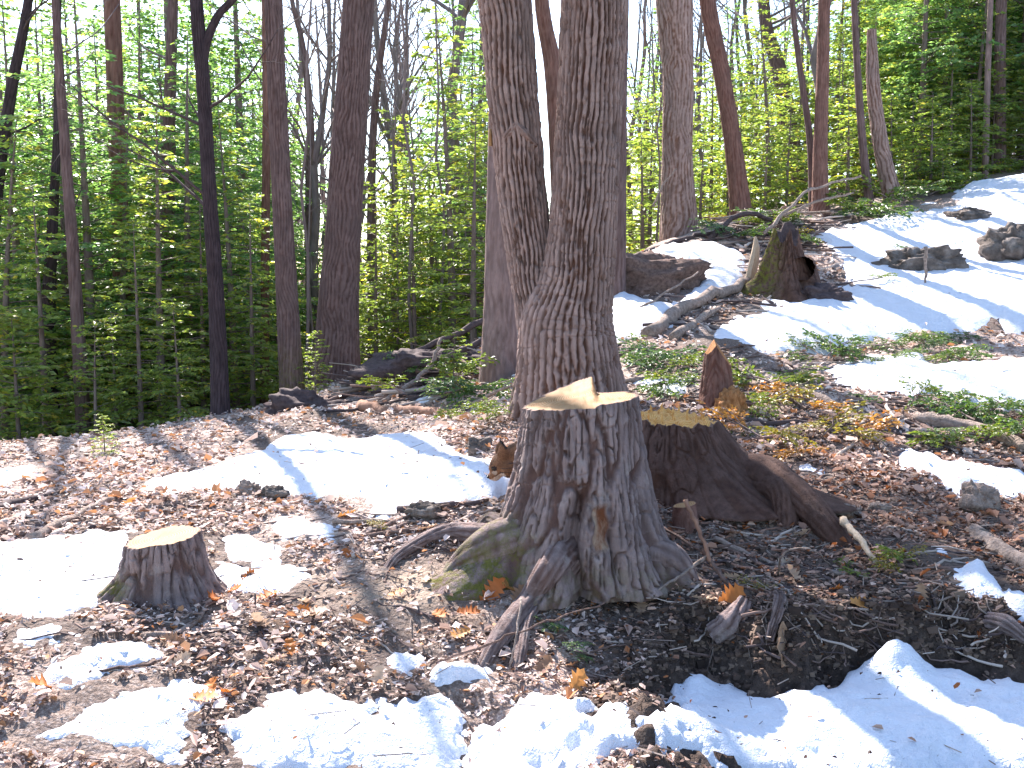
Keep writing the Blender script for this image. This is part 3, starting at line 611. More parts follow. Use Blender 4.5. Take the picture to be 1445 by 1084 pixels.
for lab, pts, wd, mt in (
    ('thin hemlock stem with side twigs at the leaf-strewn crest', [(120, 622, 11), (106, 400, 11), (95, 250, 11), (84, 100, 11), (78, 0, 11)], [22, 17, 14, 12, 10], 'grey'),
    ('brown trunk veiled by foliage in the hemlock thicket', [(178, 610, 14), (172, 400, 14), (165, 200, 14), (158, 0, 14)], [27, 24, 23, 21], 'red'),
    ('dark trunk low in the hemlock thicket', [(74, 612, 12.4), (68, 480, 12.4), (72, 360, 12.4), (80, 200, 12.4)], [26, 21, 16, 10], 'dark'),
    ('slim dark trunk beside the veiled brown trunk', [(232, 612, 15), (235, 400, 15), (238, 200, 15), (244, 0, 15)], [24, 20, 17, 14], 'grey'),
    ('slanting dark trunk at the edge of the thicket', [(-40, 640, 13), (-10, 330, 13), (14, 140, 13), (40, 0, 13)], [20, 17, 15, 12], 'dark'),
    ('slim brown stem left of the straight grey-brown trunk', [(372, 560, 14), (374, 400, 14), (376, 200, 14), (374, 0, 14)], [13, 12, 11, 9], 'red'),
    ('slim stem right of the thick leaning trunk', [(526, 500, 15), (524, 300, 15), (530, 140, 15), (548, 0, 15)], [14, 12, 10, 7], 'grey')):
    trunk_tree('thicket_tree', lab, pts, wd, mt, 3, 5, n=36, rows=120, N=10, depth=.005, limbs_from=.25, limb_len=1.2)

# ------------------------------------------------------------------ hemlocks
def kites(g, P, D, Nn, L, W, col):
    """flat leafy twiglets: base P, direction D, normal Nn"""
    S = np.cross(D, Nn); S /= np.linalg.norm(S, axis=1)[:, None] + 1e-9
    n = len(P); L = L[:, None]; W = W[:, None]
    V = np.stack([P, P + D * L * .45 + S * W, P + D * L - Nn * L * .1, P + D * L * .45 - S * W], 1).reshape(-1, 3)
    g.add(V, np.arange(4 * n).reshape(n, 4), Col=np.repeat(col, 4, 0))
def spray(gw, gf, rr, P0, d0, L, hue, dens=1.0, ks=1.0, droop=.25):
    """one flat hemlock branch: wood in gw, twiglets in gf"""
    m = 7; P = [np.array(P0, float)]; d = np.array(d0, float); d /= np.linalg.norm(d)
    for i in range(m - 1):
        d = d + np.array([0, 0, -droop * .12]) + rr.normal(0, .06, 3); d /= np.linalg.norm(d); P.append(P[-1] + d * L / (m - 1))
    P = np.array(P)
    if gw is not None: gw.add(*tube(P, np.linspace(.004 + .008 * L, .002, m), 3, (False, False)))
    ns = max(6, int(L * 16 * dens)); t_ = np.sort(rr.uniform(.12, 1, ns)); f = t_ * (m - 1); i = np.minimum(f.astype(int), m - 2)
    B = P[i] + (P[i + 1] - P[i]) * (f - i)[:, None]; Dm = P[i + 1] - P[i]; Dm /= np.linalg.norm(Dm, axis=1)[:, None]
    up = np.array([0, 0, 1.]); S = np.cross(Dm, up); S /= np.linalg.norm(S, axis=1)[:, None] + 1e-9
    side = np.where(np.arange(ns) % 2 == 0, 1, -1)[:, None]
    sd_ = Dm * .75 + S * side * .8 + rr.normal(0, .12, (ns, 3)); sd_ /= np.linalg.norm(sd_, axis=1)[:, None]
    sl = L * (.12 + .33 * (1 - t_)) * rr.uniform(.6, 1.2, ns) + .05
    nk = np.maximum(4, (sl / (.026 * ks) * dens).astype(int)); idx = np.repeat(np.arange(ns), nk)
    tk = rr.uniform(.05, 1.05, len(idx))
    Q = B[idx] + sd_[idx] * (sl[idx] * tk)[:, None] - up * (tk ** 2 * sl[idx] * droop * .4)[:, None]
    lat = np.cross(sd_[idx], up); sg = np.where(rr.random(len(idx)) < .5, 1, -1)[:, None]
    kd = sd_[idx] * .8 + lat * sg * .7 + rr.normal(0, .15, (len(idx), 3)); kd[:, 2] -= .12; kd /= np.linalg.norm(kd, axis=1)[:, None]
    nn = up + rr.normal(0, .75, (len(idx), 3)); nn /= np.linalg.norm(nn, axis=1)[:, None]
    kl = ks * rr.uniform(.05, .10, len(idx)); kw = kl * rr.uniform(.16, .27, len(idx))
    b = rr.uniform(.7, 1.35, (len(idx), 1)); c = np.asarray(hue)[None] * b
    yl = rr.random((len(idx), 1)) < .10; c = np.where(yl, c * np.array([2.0, 1.35, .9]), c)
    kites(gf, Q, kd, nn, kl, kw, c)
GREEN = (.15, .245, .115)
YGREEN = (.20, .25, .075)
def hemlock_proto(seed, Ht, W, base, nb, hue, dens=1.0, ks=1.0):
    rr = np.random.default_rng(seed); gw, gf = Geo(), Geo()
    r0 = .012 * Ht + .01
    bend = rr.normal(0, .02, 2)
    axisP = lambda z: np.array([bend[0] * z * z / Ht, bend[1] * z * z / Ht, z])
    gt = Geo(); zz = np.linspace(-.3, Ht, 14)
    gt.add(*tube([axisP(z) for z in zz], r0 * (1 - .93 * np.clip(zz / Ht, 0, 1)), 9, (False, True)))
    for k in range(nb):
        f = (k + rr.random()) / nb; z = base + (Ht - base) * f ** .95; a = k * 2.4 + rr.normal(0, .4)
        L = max(.15, W * (1 - f) ** .75 * rr.uniform(.55, 1.1) * (1 if f > .12 else .75))
        spray(gw, gf, rr, axisP(z), [math.cos(a), math.sin(a), .25 * f + .05 + rr.normal(0, .08)], L, hue, dens, ks)
    wood = gw.mesh('branches'); fol = gf.mesh('crown', smooth=False); tr = gt.mesh('trunk')
    wood.materials.append(M['twigbark']); fol.materials.append(M['hemlock']); tr.materials.append(M['twigbark'])
    return tr, wood, fol
PROTO = [hemlock_proto(1, 6.2, 1.9, .5, 80, GREEN, 1.0, 1.1), hemlock_proto(2, 10.5, 2.5, .8, 130, GREEN, .95, 1.25),
         hemlock_proto(3, 4.2, 1.35, .25, 64, YGREEN, 1.1), hemlock_proto(4, 3.0, 1.05, .15, 52, YGREEN, 1.15), hemlock_proto(5, 1.5, .7, .05, 34, YGREEN, 1.2, .9)]
LAND = [(-40, 'slanting dark trunk'), (74, 'dark low trunk'), (100, 'thin twiggy hemlock stem'), (168, 'veiled brown trunk'), (236, 'slim dark trunk'), (296, 'black forked trunk'), (374, 'slim brown stem'), (400, 'straight grey-brown trunk'),
        (437, 'slender forking bare tree'), (485, 'thick purplish trunk'), (528, 'slim stem past the thick trunk'), (706, 'pale spotted trunk'), (800, 'forked twin trunk'), (955, 'tall furrowed trunk'), (1030, 'leaning reddish trunk'),
        (1105, 'dark left-leaning tree'), (1155, 'straight reddish trunk'), (1215, 'thin dark hillside stem'), (1245, 'snapped dead trunk'), (1394, 'thin pale hilltop stem'), (1411, 'straight hilltop trunk')]
def near(x, y, yspan):
    u = CU + FPX * x / y; d, nm = min((abs(u - a), b_) for a, b_ in LAND)
    return ('close behind' if y < yspan[0] else 'well behind' if y < yspan[1] else 'far behind') + ' the ' + nm
SIZE = ['full hemlock', 'tall hemlock', 'young yellow-green hemlock', 'low yellow-green hemlock', 'knee-high hemlock']
def hemlock(i, x, y, s, label, group):
    if group: label = SIZE[i] + {'t': ' growing ', 'c': ' rising ', 'b': ' standing ', 'h': ' rooted '}[{G1[1]: 't'}.get(group, 'c' if 'crest' in group else 'b' if 'brush' in group else 'h')] + near(x, y, (14.5, 19.5))
    z = float(H(x, y)); o = thing('hemlock_tree', label, 'tree', (x, y, z - .03), group, rng.uniform(0, 6.28)); o.scale = (s * rng.uniform(.9, 1.1),) * 2 + (s,)
    for nm, me in zip(('trunk', 'branches', 'crown'), PROTO[i]):
        q = obj(nm, me, None, o)
        if nm != 'trunk': q['kind'] = 'stuff'
def hx(u, Y): return (u - CU) / FPX * Y
G1 = ('hemlock tree in the dense green thicket beyond the leaf-strewn crest', 'hemlocks in the thicket beyond the crest')
T1 = [(-60, 12.5, 0, 1.0), (30, 14, 0, 1.05), (60, 11.2, 3, 1.0), (130, 12.8, 0, .95), (200, 15.5, 0, 1.1), (225, 12.2, 2, .95), (265, 14, 0, .9), (330, 13.4, 2, 1.0), (350, 16.5, 0, .95),
      (20, 10.6, 4, 1.1), (160, 11.2, 4, 1.0), (250, 10.8, 4, .9), (355, 12.2, 3, .85), (-40, 10.4, 3, .95), (130, 10.5, 4, .9), (195, 10.9, 3, .75), (95, 13.5, 0, .95), (170, 13.2, 2, 1.1), (300, 15, 0, 1.0), (0, 12.2, 2, 1.05),
      (405, 19, 2, 1.05), (-150, 15, 1, .8), (240, 16.5, 0, 1.15), (70, 16, 0, 1.2), (390, 15.5, 3, 1.0), (285, 12.4, 3, .95), (-20, 15.5, 0, 1.2), (150, 16.8, 0, 1.2)]
for q_, Y_ in enumerate((17.8, 20.2, 22.5, 25.0, 27.5)):
    T1 += [(u_ + 37 * (q_ % 2) + 18 * ((q_ * 7 + u_ // 78) % 3 - 1), Y_ + .6 * ((u_ // 78) % 3), 1, .84 + .05 * ((u_ // 78 + q_) % 5)) for u_ in range(-120, 350, 78)]
for u, Y, i, s in T1:
    hemlock(i, hx(u, Y), Y, s, *G1)
G2 = ('yellow-green young hemlock between the thick leaning trunk and the pale trunk', 'young hemlocks behind the crest')
for u, Y, i, s in [(555, 14, 2, 1.0), (640, 13.5, 2, 1.15), (600, 16, 2, 1.1), (665, 17, 0, .95), (520, 17, 3, 1.1), (585, 12.6, 3, .85), (545, 20, 2, 1.15), (690, 14.5, 2, 1.05), (460, 16, 3, .95), (440, 20, 2, 1.0), (625, 20, 0, .85), (668, 12, 3, .9), (650, 15.5, 0, .95), (610, 14.4, 3, 1.15), (570, 18, 2, 1.2), (530, 13, 3, .9), (675, 19, 1, .75), (500, 21, 2, 1.1), (560, 24, 2, 1.2), (640, 24, 0, 1.0), (415, 23, 2, 1.2), (470, 25, 2, 1.2)]:
    hemlock(i, hx(u, Y), Y, s, *G2)
G3 = ('young hemlock between the furrowed trunk and the slim reddish trunk', 'young hemlocks behind the brush pile')
for u, Y, i, s in [(915, 17, 3, .9), (1000, 18, 3, 1.0), (1080, 17.5, 2, .85), (1120, 19, 3, 1.0), (905, 21, 2, 1.0), (1010, 22, 2, .85), (1085, 23, 2, 1.0), (1180, 18, 3, .95), (985, 16.2, 4, 1.1), (1105, 16.5, 4, 1.2), (1060, 20, 2, .85), (890, 18.5, 2, .95), (930, 24, 0, .9), (1040, 17, 4, 1.3), (1130, 22, 0, .8), (1075, 16, 4, 1.0), (1190, 16.6, 4, 1.2), (1020, 26, 0, .9), (1170, 20.5, 2, 1.1), (970, 20, 3, 1.2), (905, 15.6, 4, 1.3)]:
    hemlock(i, hx(u, Y), Y, s, *G3)
G4 = ('dark hemlock in the dense stand at the top of the snowy hillside', 'hemlocks at the hilltop')
for u, Y, i, s in [(1205, 20, 2, 1.05), (1290, 18.5, 0, .95), (1350, 20, 1, .95), (1430, 19, 0, 1.1), (1380, 23, 1, 1.1), (1300, 22, 1, 1.0), (1480, 21, 1, 1.0), (1440, 24, 1, 1.1), (1240, 24, 0, 1.0), (1330, 17.9, 3, .85), (1400, 18.6, 3, .9), (1455, 18.4, 3, 1.0), (1280, 17.2, 4, 1.0), (1330, 17.4, 4, .9), (1390, 18, 4, 1.0), (1540, 19.5, 0, 1.0), (1250, 21.5, 0, .95), (1320, 19.2, 0, .9), (1400, 20.5, 0, 1.05), (1460, 22, 1, .9), (1350, 25, 1, 1.0), (1270, 26, 1, .95), (1410, 27, 1, 1.0), (1220, 18, 3, 1.0), (1285, 19.8, 2, 1.1), (1365, 18.3, 2, .95), (1435, 17.8, 4, 1.2), (1305, 16.7, 4, 1.0), (1360, 17.3, 4, 1.1), (1250, 16.8, 4, 1.1), (1475, 18.2, 4, 1.3), (1210, 17, 4, 1.1), (1500, 24, 1, 1.0), (1200, 23, 0, .9), (1310, 29, 1, 1.1), (1450, 30, 1, 1.1), (1600, 18.5, 2, 1.0), (1660, 20, 0, 1.0), (1760, 19, 0, 1.05), (1850, 21, 0, 1.0), (1620, 23, 1, .9), (1740, 24, 1, .95)]:
    hemlock(i, hx(u, Y), Y, s, *G4)
# evergreen crown added to the thick trunk, out of view, to shade foreground snow
gw, gf = Geo(), Geo(); rr_ = np.random.default_rng(77); tb = np.array(thick.location); tp = at(510, -60, 11.6) - tb
for k in range(46):
    z = rr_.uniform(5.6, 9.8); a = k * 2.4; ax = np.array([tp[0] * z / tp[2] * .95, 0, z])
    spray(gw, gf, rr_, ax, [math.cos(a), math.sin(a), .1], (1.9 if math.cos(a) > -.1 else .5) * (1 - (z - 5.6) / 6) * rr_.uniform(.6, 1.1), GREEN, .8, 1.3)  # longer to the right, keeping the added shade off the big stump
obj('branches', gw.mesh('branches'), M['twigbark'], thick)['kind'] = 'stuff'; obj('crown', gf.mesh('crown', False), M['hemlock'], thick)['kind'] = 'stuff'
# small hemlock sprouts in front of the trunks on the crest
for u, v, s, lab in ((445, 556, .45, 'small yellow-green hemlock sprout at the foot of the thick trunk'), (640, 560, .42, 'bright green hemlock sprout behind the lying red log'), (148, 640, .2, 'tiny yellowish evergreen sprout on the mossy crest hump'),
                     (1275, 285, .5, 'low bright green hemlock sprout on the snow edge by the dead trunk'), (1330, 270, .5, 'low hemlock bush at the upper snow edge')):
    p = drop(u, v); hemlock(4, p[0], p[1], s, lab, None)

# ------------------------------------------------------------------ bare trees against the sky
def bare_proto(seed, Ht, r, nl, depth=3):
    rr = np.random.default_rng(seed); g, gt = Geo(), Geo(); m = 12
    P = np.cumsum(np.r_[[[0, 0, -.3]], np.c_[rr.normal(0, .07, m - 1) * Ht / 8, rr.normal(0, .07, m - 1) * Ht / 8, np.full(m - 1, Ht / (m - 1))]], 0)
    Rr = np.linspace(r, r * .2, m); gt.add(*tube(P, Rr, 8, (False, True)))
    for k in range(nl):
        i = int(rr.integers(3, m)); a = rr.uniform(0, 6.28)
        limb_set(g, P[i], [math.cos(a) * .75, math.sin(a) * .75, .75], Ht * .28 * rr.uniform(.5, 1.1), Rr[i] * .5, depth - 1, 4, .5, .65, (3, 6), rr)
    a, b = gt.mesh('trunk'), g.mesh('branches'); a.materials.append(M['bare']); b.materials.append(M['bare']); return a, b
BARE = [bare_proto(21, 9, .09, 13), bare_proto(22, 11, .13, 14), bare_proto(23, 7, .04, 10), bare_proto(24, 10, .07, 14)]
SAP = [bare_proto(31, 5.5, .018, 7, 2), bare_proto(32, 4.5, .014, 6, 2)]
def bare(pr, x, y, s, name, label, cat, group):
    label = ('thin leafless sapling standing ' + near(x, y, (14, 16.5))) if name == 'sapling' else ('distant leafless grey tree ' + near(x, y, (23, 32)))
    z = float(H(x, y)); o = thing(name, label, cat, (x, y, z - .03), group, rng.uniform(0, 6.28)); o.scale = (s, s, s * rng.uniform(.9, 1.15))
    obj('trunk', pr[0], None, o); obj('branches', pr[1], None, o)['kind'] = 'stuff'
for k in range(34):
    Y = rng.uniform(22, 46); u = rng.uniform(330, 700) if k % 2 else rng.uniform(860, 1240)
    bare(BARE[k % 4], hx(u, Y), Y, rng.uniform(.9, 1.35), 'bare_tree', 'distant leafless grey tree against the bright sky', 'tree', 'leafless trees in the far wood')
for k in range(30):
    Y = rng.uniform(17, 30); u = rng.uniform(400, 690) if k % 2 else rng.uniform(880, 1160)
    bare(BARE[(k * 3 + 2) % 4] if k % 3 else BARE[2], hx(u, Y), Y, rng.uniform(.7, 1.1), 'bare_tree', '', 'tree', 'leafless trees in the far wood')
for k in range(16):
    Y = rng.uniform(24, 45); u = rng.uniform(-80, 330) if k % 2 else rng.uniform(1240, 1560)
    bare(BARE[k % 4], hx(u, Y), Y, rng.uniform(.9, 1.3), 'bare_tree', 'distant leafless grey tree against the bright sky', 'tree', 'leafless trees in the far wood')
for k in range(26):
    Y = rng.uniform(11.5, 18); u = rng.choice([rng.uniform(535, 690), rng.uniform(535, 690), rng.uniform(890, 1200), rng.uniform(420, 470)])
    bare(SAP[k % 2], hx(u, Y), Y, rng.uniform(.85, 1.4), 'sapling', 'thin leafless sapling standing among young hemlocks', 'sapling', 'thin saplings among the young hemlocks')
# far wooded ridge that closes the view between the trunks
xs = np.linspace(-160, 160, 220); hz = 1.2 + 2.0 * fbm(xs * .05, 0 * xs, 3.) + .7 * vn(xs * .5, xs * 0, 2)
V = np.concatenate([np.stack([xs, 75 + 0 * xs, -8 + 0 * xs], -1), np.stack([xs, 85 + 0 * xs, hz + .05 * np.clip(xs, 0, 60)], -1), np.stack([xs, 120 + 0 * xs, -8 + 0 * xs], -1)])
tagit(obj('hills', mesh_np('hills', V, gridF(3, len(xs), False)), plain_mat('far_wood', (.10, .085, .075), (.20, .165, .15), 3, (1, 1, .2), .3)), 'low grey-brown wooded ridge far behind the trees', kind='structure')

# ------------------------------------------------------------------ rocks and debris mounds
for u, v, sz, lab, mt, sk in (
    (610, 525, (.6, .45, .2), 'dark overgrown mound under the tangled brush heap', 'stickC', .4),
    (1300, 385, (.42, .25, .22), 'long dark rock with snow on top on the hillside', 'rock', .35),
    (1370, 312, (.26, .2, .12), 'small dark rock poking from the bright snow slope', 'rock', .4),
    (1432, 372, (.32, .3, .27), 'dark boulder under green slash at the snow slope edge', 'rock', .3),
    (1160, 425, (.25, .2, .14), 'dark earth clod at the root of the mossy broken stump', 'stickC', .35),
    (915, 405, (.5, .35, .26), 'mossy brown hummock behind the forked tree', 'stickB', .35),
    (350, 698, (.055, .04, .05), 'angular tan rock standing on the snow field edge', 'stickA', .3),
    (386, 700, (.07, .045, .035), 'low grey rock beside the angular tan rock', 'rock', .35),
    (600, 733, (.075, .05, .04), 'grey rock at the edge of the snow field', 'rock', .35),
    (1382, 722, (.075, .07, .085), 'rounded ochre stone among torn roots', 'stickA', .3),
    (1190, 722, (.09, .06, .04), 'pale flat stone beside the heavy root', 'stickA', .35),
    (1242, 722, (.045, .04, .03), 'small yellow-brown stone beside the pale stone', 'stickA', .35),
    (505, 552, (.14, .12, .10), 'grey stone at the foot of the thick trunk', 'rock', .35),
    (430, 578, (.3, .2, .16), 'dark mound at the foot of the straight trunk', 'stickC', .4),
    (676, 642, (.06, .05, .055), 'grey wedge-shaped stone on the snow behind the animal', 'rock', .3),
    (692, 690, (.03, .022, .018), 'small brown stone under the muzzle of the animal', 'stickD', .3)):
    chunk('rock' if mt in ('rock', 'stickA', 'stickD') else 'earth_mound', lab, 'rock' if mt in ('rock', 'stickA', 'stickD') else 'mound', drop(u, v), sz, mt, u * .13, sink=sk, rz=rng.uniform(-.4, .4))

# ------------------------------------------------------------------ sticks and logs
def stick(pts, wpx, mat, label, name='stick', cat='stick', group=None, taper=.55, lift=.35, endcut=None):
    P = []
    for p in pts:
        if len(p) == 3: P.append(at(*p))
        else:
            q = drop(*p); q[2] += (wpx * .5 * q[1] / FPX) * lift + .004; P.append(q)
    P = np.array(P); r = wpx * .5 * P[:, 1].mean() / FPX
    m = max(9, 5 * len(P)); S = smooth_path(P, m); L = np.linalg.norm(S[-1] - S[0])
    S[1:-1] += rng.normal(0, .006 * L + r * .12, (m - 2, 3)) * [1, 1, .6]
    big_ = r > .02; n = 14 if big_ else 7
    Rr = r * np.linspace(1.05, taper, m) * (1 + .10 * rng.normal(size=m).clip(-1.5, 1.5))
    o0 = P[0]; sd = rng.uniform(0, 30)
    disp = (lambda th, rr: rr * (1 + .12 * vn(np.cos(th)[None] * 2 + sd, np.sin(th)[None] * 2, np.arange(len(rr))[:, None] * .7)))
    V, F = tube(S, Rr, n, disp=disp)
    o = obj(name, mesh_np(name, V - o0, F), M[mat], None, o0); tagit(o, label, cat, group)
    if endcut is not None:
        q = S[endcut]; d = S[endcut] - S[1 if endcut == 0 else -2]; d /= np.linalg.norm(d)
        V2, F2 = tube([q + d * .002, q + d * .010], [r * .96, r * .93], 14); obj('cut_end', mesh_np('cut_end', V2 - o0, F2, smooth=False), M['cut'], o)
    return o
ST = [
 ([(50, 977), (140, 956), (213, 946), (252, 926), (332, 912), (372, 896)], 5, 'stickB', 'long curved dark twig lying across the snow tongue'),
 ([(-20, 786), (40, 790), (95, 783)], 7, 'stickB', 'brown stick lying on snow near the low stump'),
 ([(28, 788, 4.25), (36, 805, 4.25), (44, 824, 4.25)], 8, 'stickB', 'short dead stub sticking up from the snow'),
 ([(200, 905), (250, 890), (284, 868), (292, 846)], 10, 'stickA', 'curving pale surface root before the low stump'),
 ([(360, 838, 3.9), (361, 902, 3.9)], 2.5, 'stickC', 'thin upright dark twig in the leaf litter'),
 ([(345, 975), (400, 1028)], 11, 'stickB', 'short thick broken branch beside granular snow'),
 ([(340, 814), (440, 806)], 13, 'stickB', 'short thick brown branch among pale leaves'),
 ([(45, 762), (110, 730), (178, 700)], 12, 'stickA', 'weathered branch on the brown debris heap'),
 ([(-20, 728), (70, 700)], 14, 'stickC', 'dark branch at the back of the debris heap'),
 ([(-20, 758), (55, 738)], 8, 'stickB', 'thin branch at the front of the debris heap'),
 ([(70, 745), (165, 722)], 9, 'stickB', 'brown branch across the middle of the debris heap'),
 ([(495, 765), (640, 745)], 11, 'stickB', 'brown branch lying beside the long surface root'),
 ([(470, 746), (600, 741)], 7, 'stickA', 'pale stick among branches before the snow field'),
 ([(515, 758), (600, 730), (690, 712)], 9, 'stickB', 'long brown stick leading to the big stump'),
 ([(560, 728), (680, 716)], 12, 'stickC', 'dark branch at the snow field edge beside the stump'),
 ([(475, 822), (600, 782)], 5, 'stickB', 'thin stick across the litter slope'),
 ([(634, 598), (660, 575, 8.0), (700, 553, 7.6), (732, 541, 7.2)], 7, 'stickA', 'pale bowed branch leaning toward the forked tree'),
 ([(536, 570), (600, 525, 9.6), (622, 478, 9.8)], 8, 'stickA', 'grey pole leaning out of the dark brush heap'),
 ([(500, 540), (600, 490, 10.5), (715, 440, 10.6)], 12, 'stickC', 'long dark fallen trunk on the brush heap'),
 ([(520, 548), (610, 515, 10.1), (700, 470, 10.2)], 14, 'stickC', 'dark log in the middle of the brush heap'),
 ([(545, 545), (640, 530, 9.9), (712, 500, 9.9)], 14, 'stickC', 'dark log low in the brush heap'),
 ([(575, 580), (640, 577), (672, 579)], 6, 'stickB', 'thin stick behind the lying red log'),
 ([(880, 540), (960, 532), (1075, 548)], 7, 'stickA', 'pale stick behind the splintered stump'),
 ([(960, 575), (1090, 550), (1150, 552)], 6, 'stickB', 'brown stick behind the spiked stump'),
 ([(1195, 585), (1232, 608), (1256, 642)], 13, 'stickA', 'short crooked pale log among orange slash'),
 ([(1005, 757), (1100, 790), (1192, 816)], 9, 'stickA', 'long grey split stick before the dark root'),
 ([(1020, 765), (1090, 800), (1150, 818)], 6, 'stickB', 'brown stick parallel to the long split stick'),
 ([(967, 705, 4.35), (985, 745, 4.3), (1002, 792, 4.25), (1010, 800, 4.25)], 7, 'stickD', 'brown stick standing crossed beside the big stump'),
 ([(1003, 782, 4.28), (965, 808, 4.2), (928, 834, 4.1)], 6, 'stickA', 'pale stick leaning at the foot of the big stump'),
 ([(993, 775, 4.3), (1012, 805, 4.22), (1034, 832, 4.12)], 9, 'stickB', 'short dark stick below the crossed sticks'),
 ([(935, 745, 4.5), (1002, 786, 4.3)], 5, 'stickB', 'thin stick running under the crossed sticks'),
 ([(1098, 812), (1104, 784, 4.2), (1125, 774, 4.2), (1150, 778, 4.2), (1172, 795)], 3, 'stickA', 'thin pale twig arching over the ground'),
 ([(1190, 732, 4.75), (1212, 762, 4.6), (1236, 795, 4.45)], 12, 'pinewood', 'pale split stake sticking out of green moss'),
 ([(1215, 712), (1285, 752)], 12, 'stickB', 'brown branch by the yellow-brown stone'),
 ([(1190, 672), (1285, 660)], 6, 'stickB', 'straight brown stick above the root debris'),
 ([(1340, 690), (1392, 662)], 6, 'stickC', 'dark stick stuck in the snow strip'),
 ([(1000, 342), (1045, 303, 13.4), (1095, 312, 13.4), (1120, 335)], 8, 'stickC', 'dark arched branch on top of the brush pile'),
 ([(1078, 330, 12.6), (1110, 295, 12.8), (1150, 265, 13), (1216, 248, 13.2)], 5, 'stickA', 'long curved branch reaching up from the brush pile'),
 ([(1105, 305, 12.9), (1150, 285, 12.9), (1205, 272, 13)], 4, 'stickA', 'thin forked branch under the long curved one'),
 ([(1130, 328), (1232, 312)], 5, 'stickC', 'dark thin branch on the snow slope edge'),
 ([(868, 380), (960, 345), (1010, 335)], 9, 'stickC', 'dark log along the upper edge of the snow hollow'),
 ([(915, 474), (990, 430), (1066, 396)], 20, 'stickA', 'large weathered grey log leading to the mossy stump'),
 ([(905, 468), (1000, 426)], 11, 'stickB', 'dark log beside the large weathered log'),
 ([(950, 478), (1045, 418)], 13, 'stickA', 'split grey log below the large weathered log'),
 ([(922, 292, 11), (935, 262, 11), (955, 238, 11)], 3, 'stickA', 'thin pale shoot curving in front of the furrowed trunk'),
 ([(865, 452), (920, 425, 9.6), (985, 384, 10)], 4, 'stickA', 'thin pale stick crossing the snow hollow'),
 ([(1000, 502), (1060, 490), (1150, 478), (1250, 468)], 4, 'stickB', 'long thin twig lying on the snow slope'),
 ([(1060, 478), (1175, 460)], 4, 'stickB', 'thin brown twig lying in bright snow'),
 ([(1390, 572), (1450, 545)], 12, 'stickC', 'dark branch at the end of the shaded snow strip'),
 ([(1240, 542), (1300, 576)], 9, 'stickC', 'dark slanted stick in the shaded snow strip'),
 ([(1190, 528), (1280, 528)], 7, 'stickB', 'brown stick lying flat on the shaded snow'),
 ([(1306, 348, 11), (1306, 400, 11)], 5, 'stickA', 'pale stick standing upright against the long dark rock'),
 ([(970, 770), (1090, 765)], 5, 'stickB', 'thin brown stick under the dark root overhang'),
 ([(930, 762), (1000, 740)], 5, 'stickD', 'reddish stick beside the cut stub'),
 ([(615, 935, 3.62), (700, 905, 3.66), (765, 880, 3.7), (855, 850, 3.75)], 3.5, 'stickB', 'thin bent twig over the front roots'),
 ([(820, 930), (870, 912), (945, 908)], 4, 'stickB', 'thin twig on the dark soil near blue snow'),
 ([(735, 845, 3.75), (727, 905, 3.62), (715, 960, 3.58)], 4, 'stickA', 'pale thin rootlet hanging down the front bank'),
 ([(1168, 560), (1090, 610)], 4, 'stickB', 'thin stem rising through orange slash'),
 ([(1170, 640), (1100, 700)], 4, 'stickB', 'thin stem leaning over the heavy root'),
 ([(1000, 870), (1125, 858)], 4, 'stickA', 'pale twig along the top of the earth bank'),
]
for pts, wd, mt, lab in ST: stick(pts, wd, mt, lab)
stick([(512, 576), (570, 580), (642, 590)], 17, 'stickD', 'red-brown lying log with orange torn end on the leafy crest', 'log', 'log', taper=.7, endcut=0)
stick([(500, 546, 11.0), (540, 548, 11.6)], 15, 'stickB', 'short cut log showing its round pale end beside the thick trunk', 'log', 'log', taper=1, endcut=0)
stick([(1062, 540), (1120, 552), (1182, 580)], 15, 'stickA', 'yellowish weathered log behind the orange slash', 'log', 'log', taper=.8)
stick([(1290, 592), (1370, 608), (1460, 632)], 22, 'stickA', 'long grey log buried under green boughs', 'log', 'log', taper=.9)
stick([(1372, 752), (1410, 775), (1475, 822)], 25, 'stickA', 'pale weathered log lying past the root debris', 'log', 'log', taper=.95)
# pale upright splinter by the mossy stump
q = drop(1060, 398); V, F = tube([at(1056, 402, q[1]), at(1064, 370, q[1]), at(1067, 350, q[1]), at(1066, 334, q[1])], [.05, .055, .04, .012], 7)
tagit(obj('wood_splinter', mesh_np('wood_splinter', V - q, F, smooth=False), M['pinewood'], None, q), 'white split wood splinter standing beside the mossy stump', 'splinter')
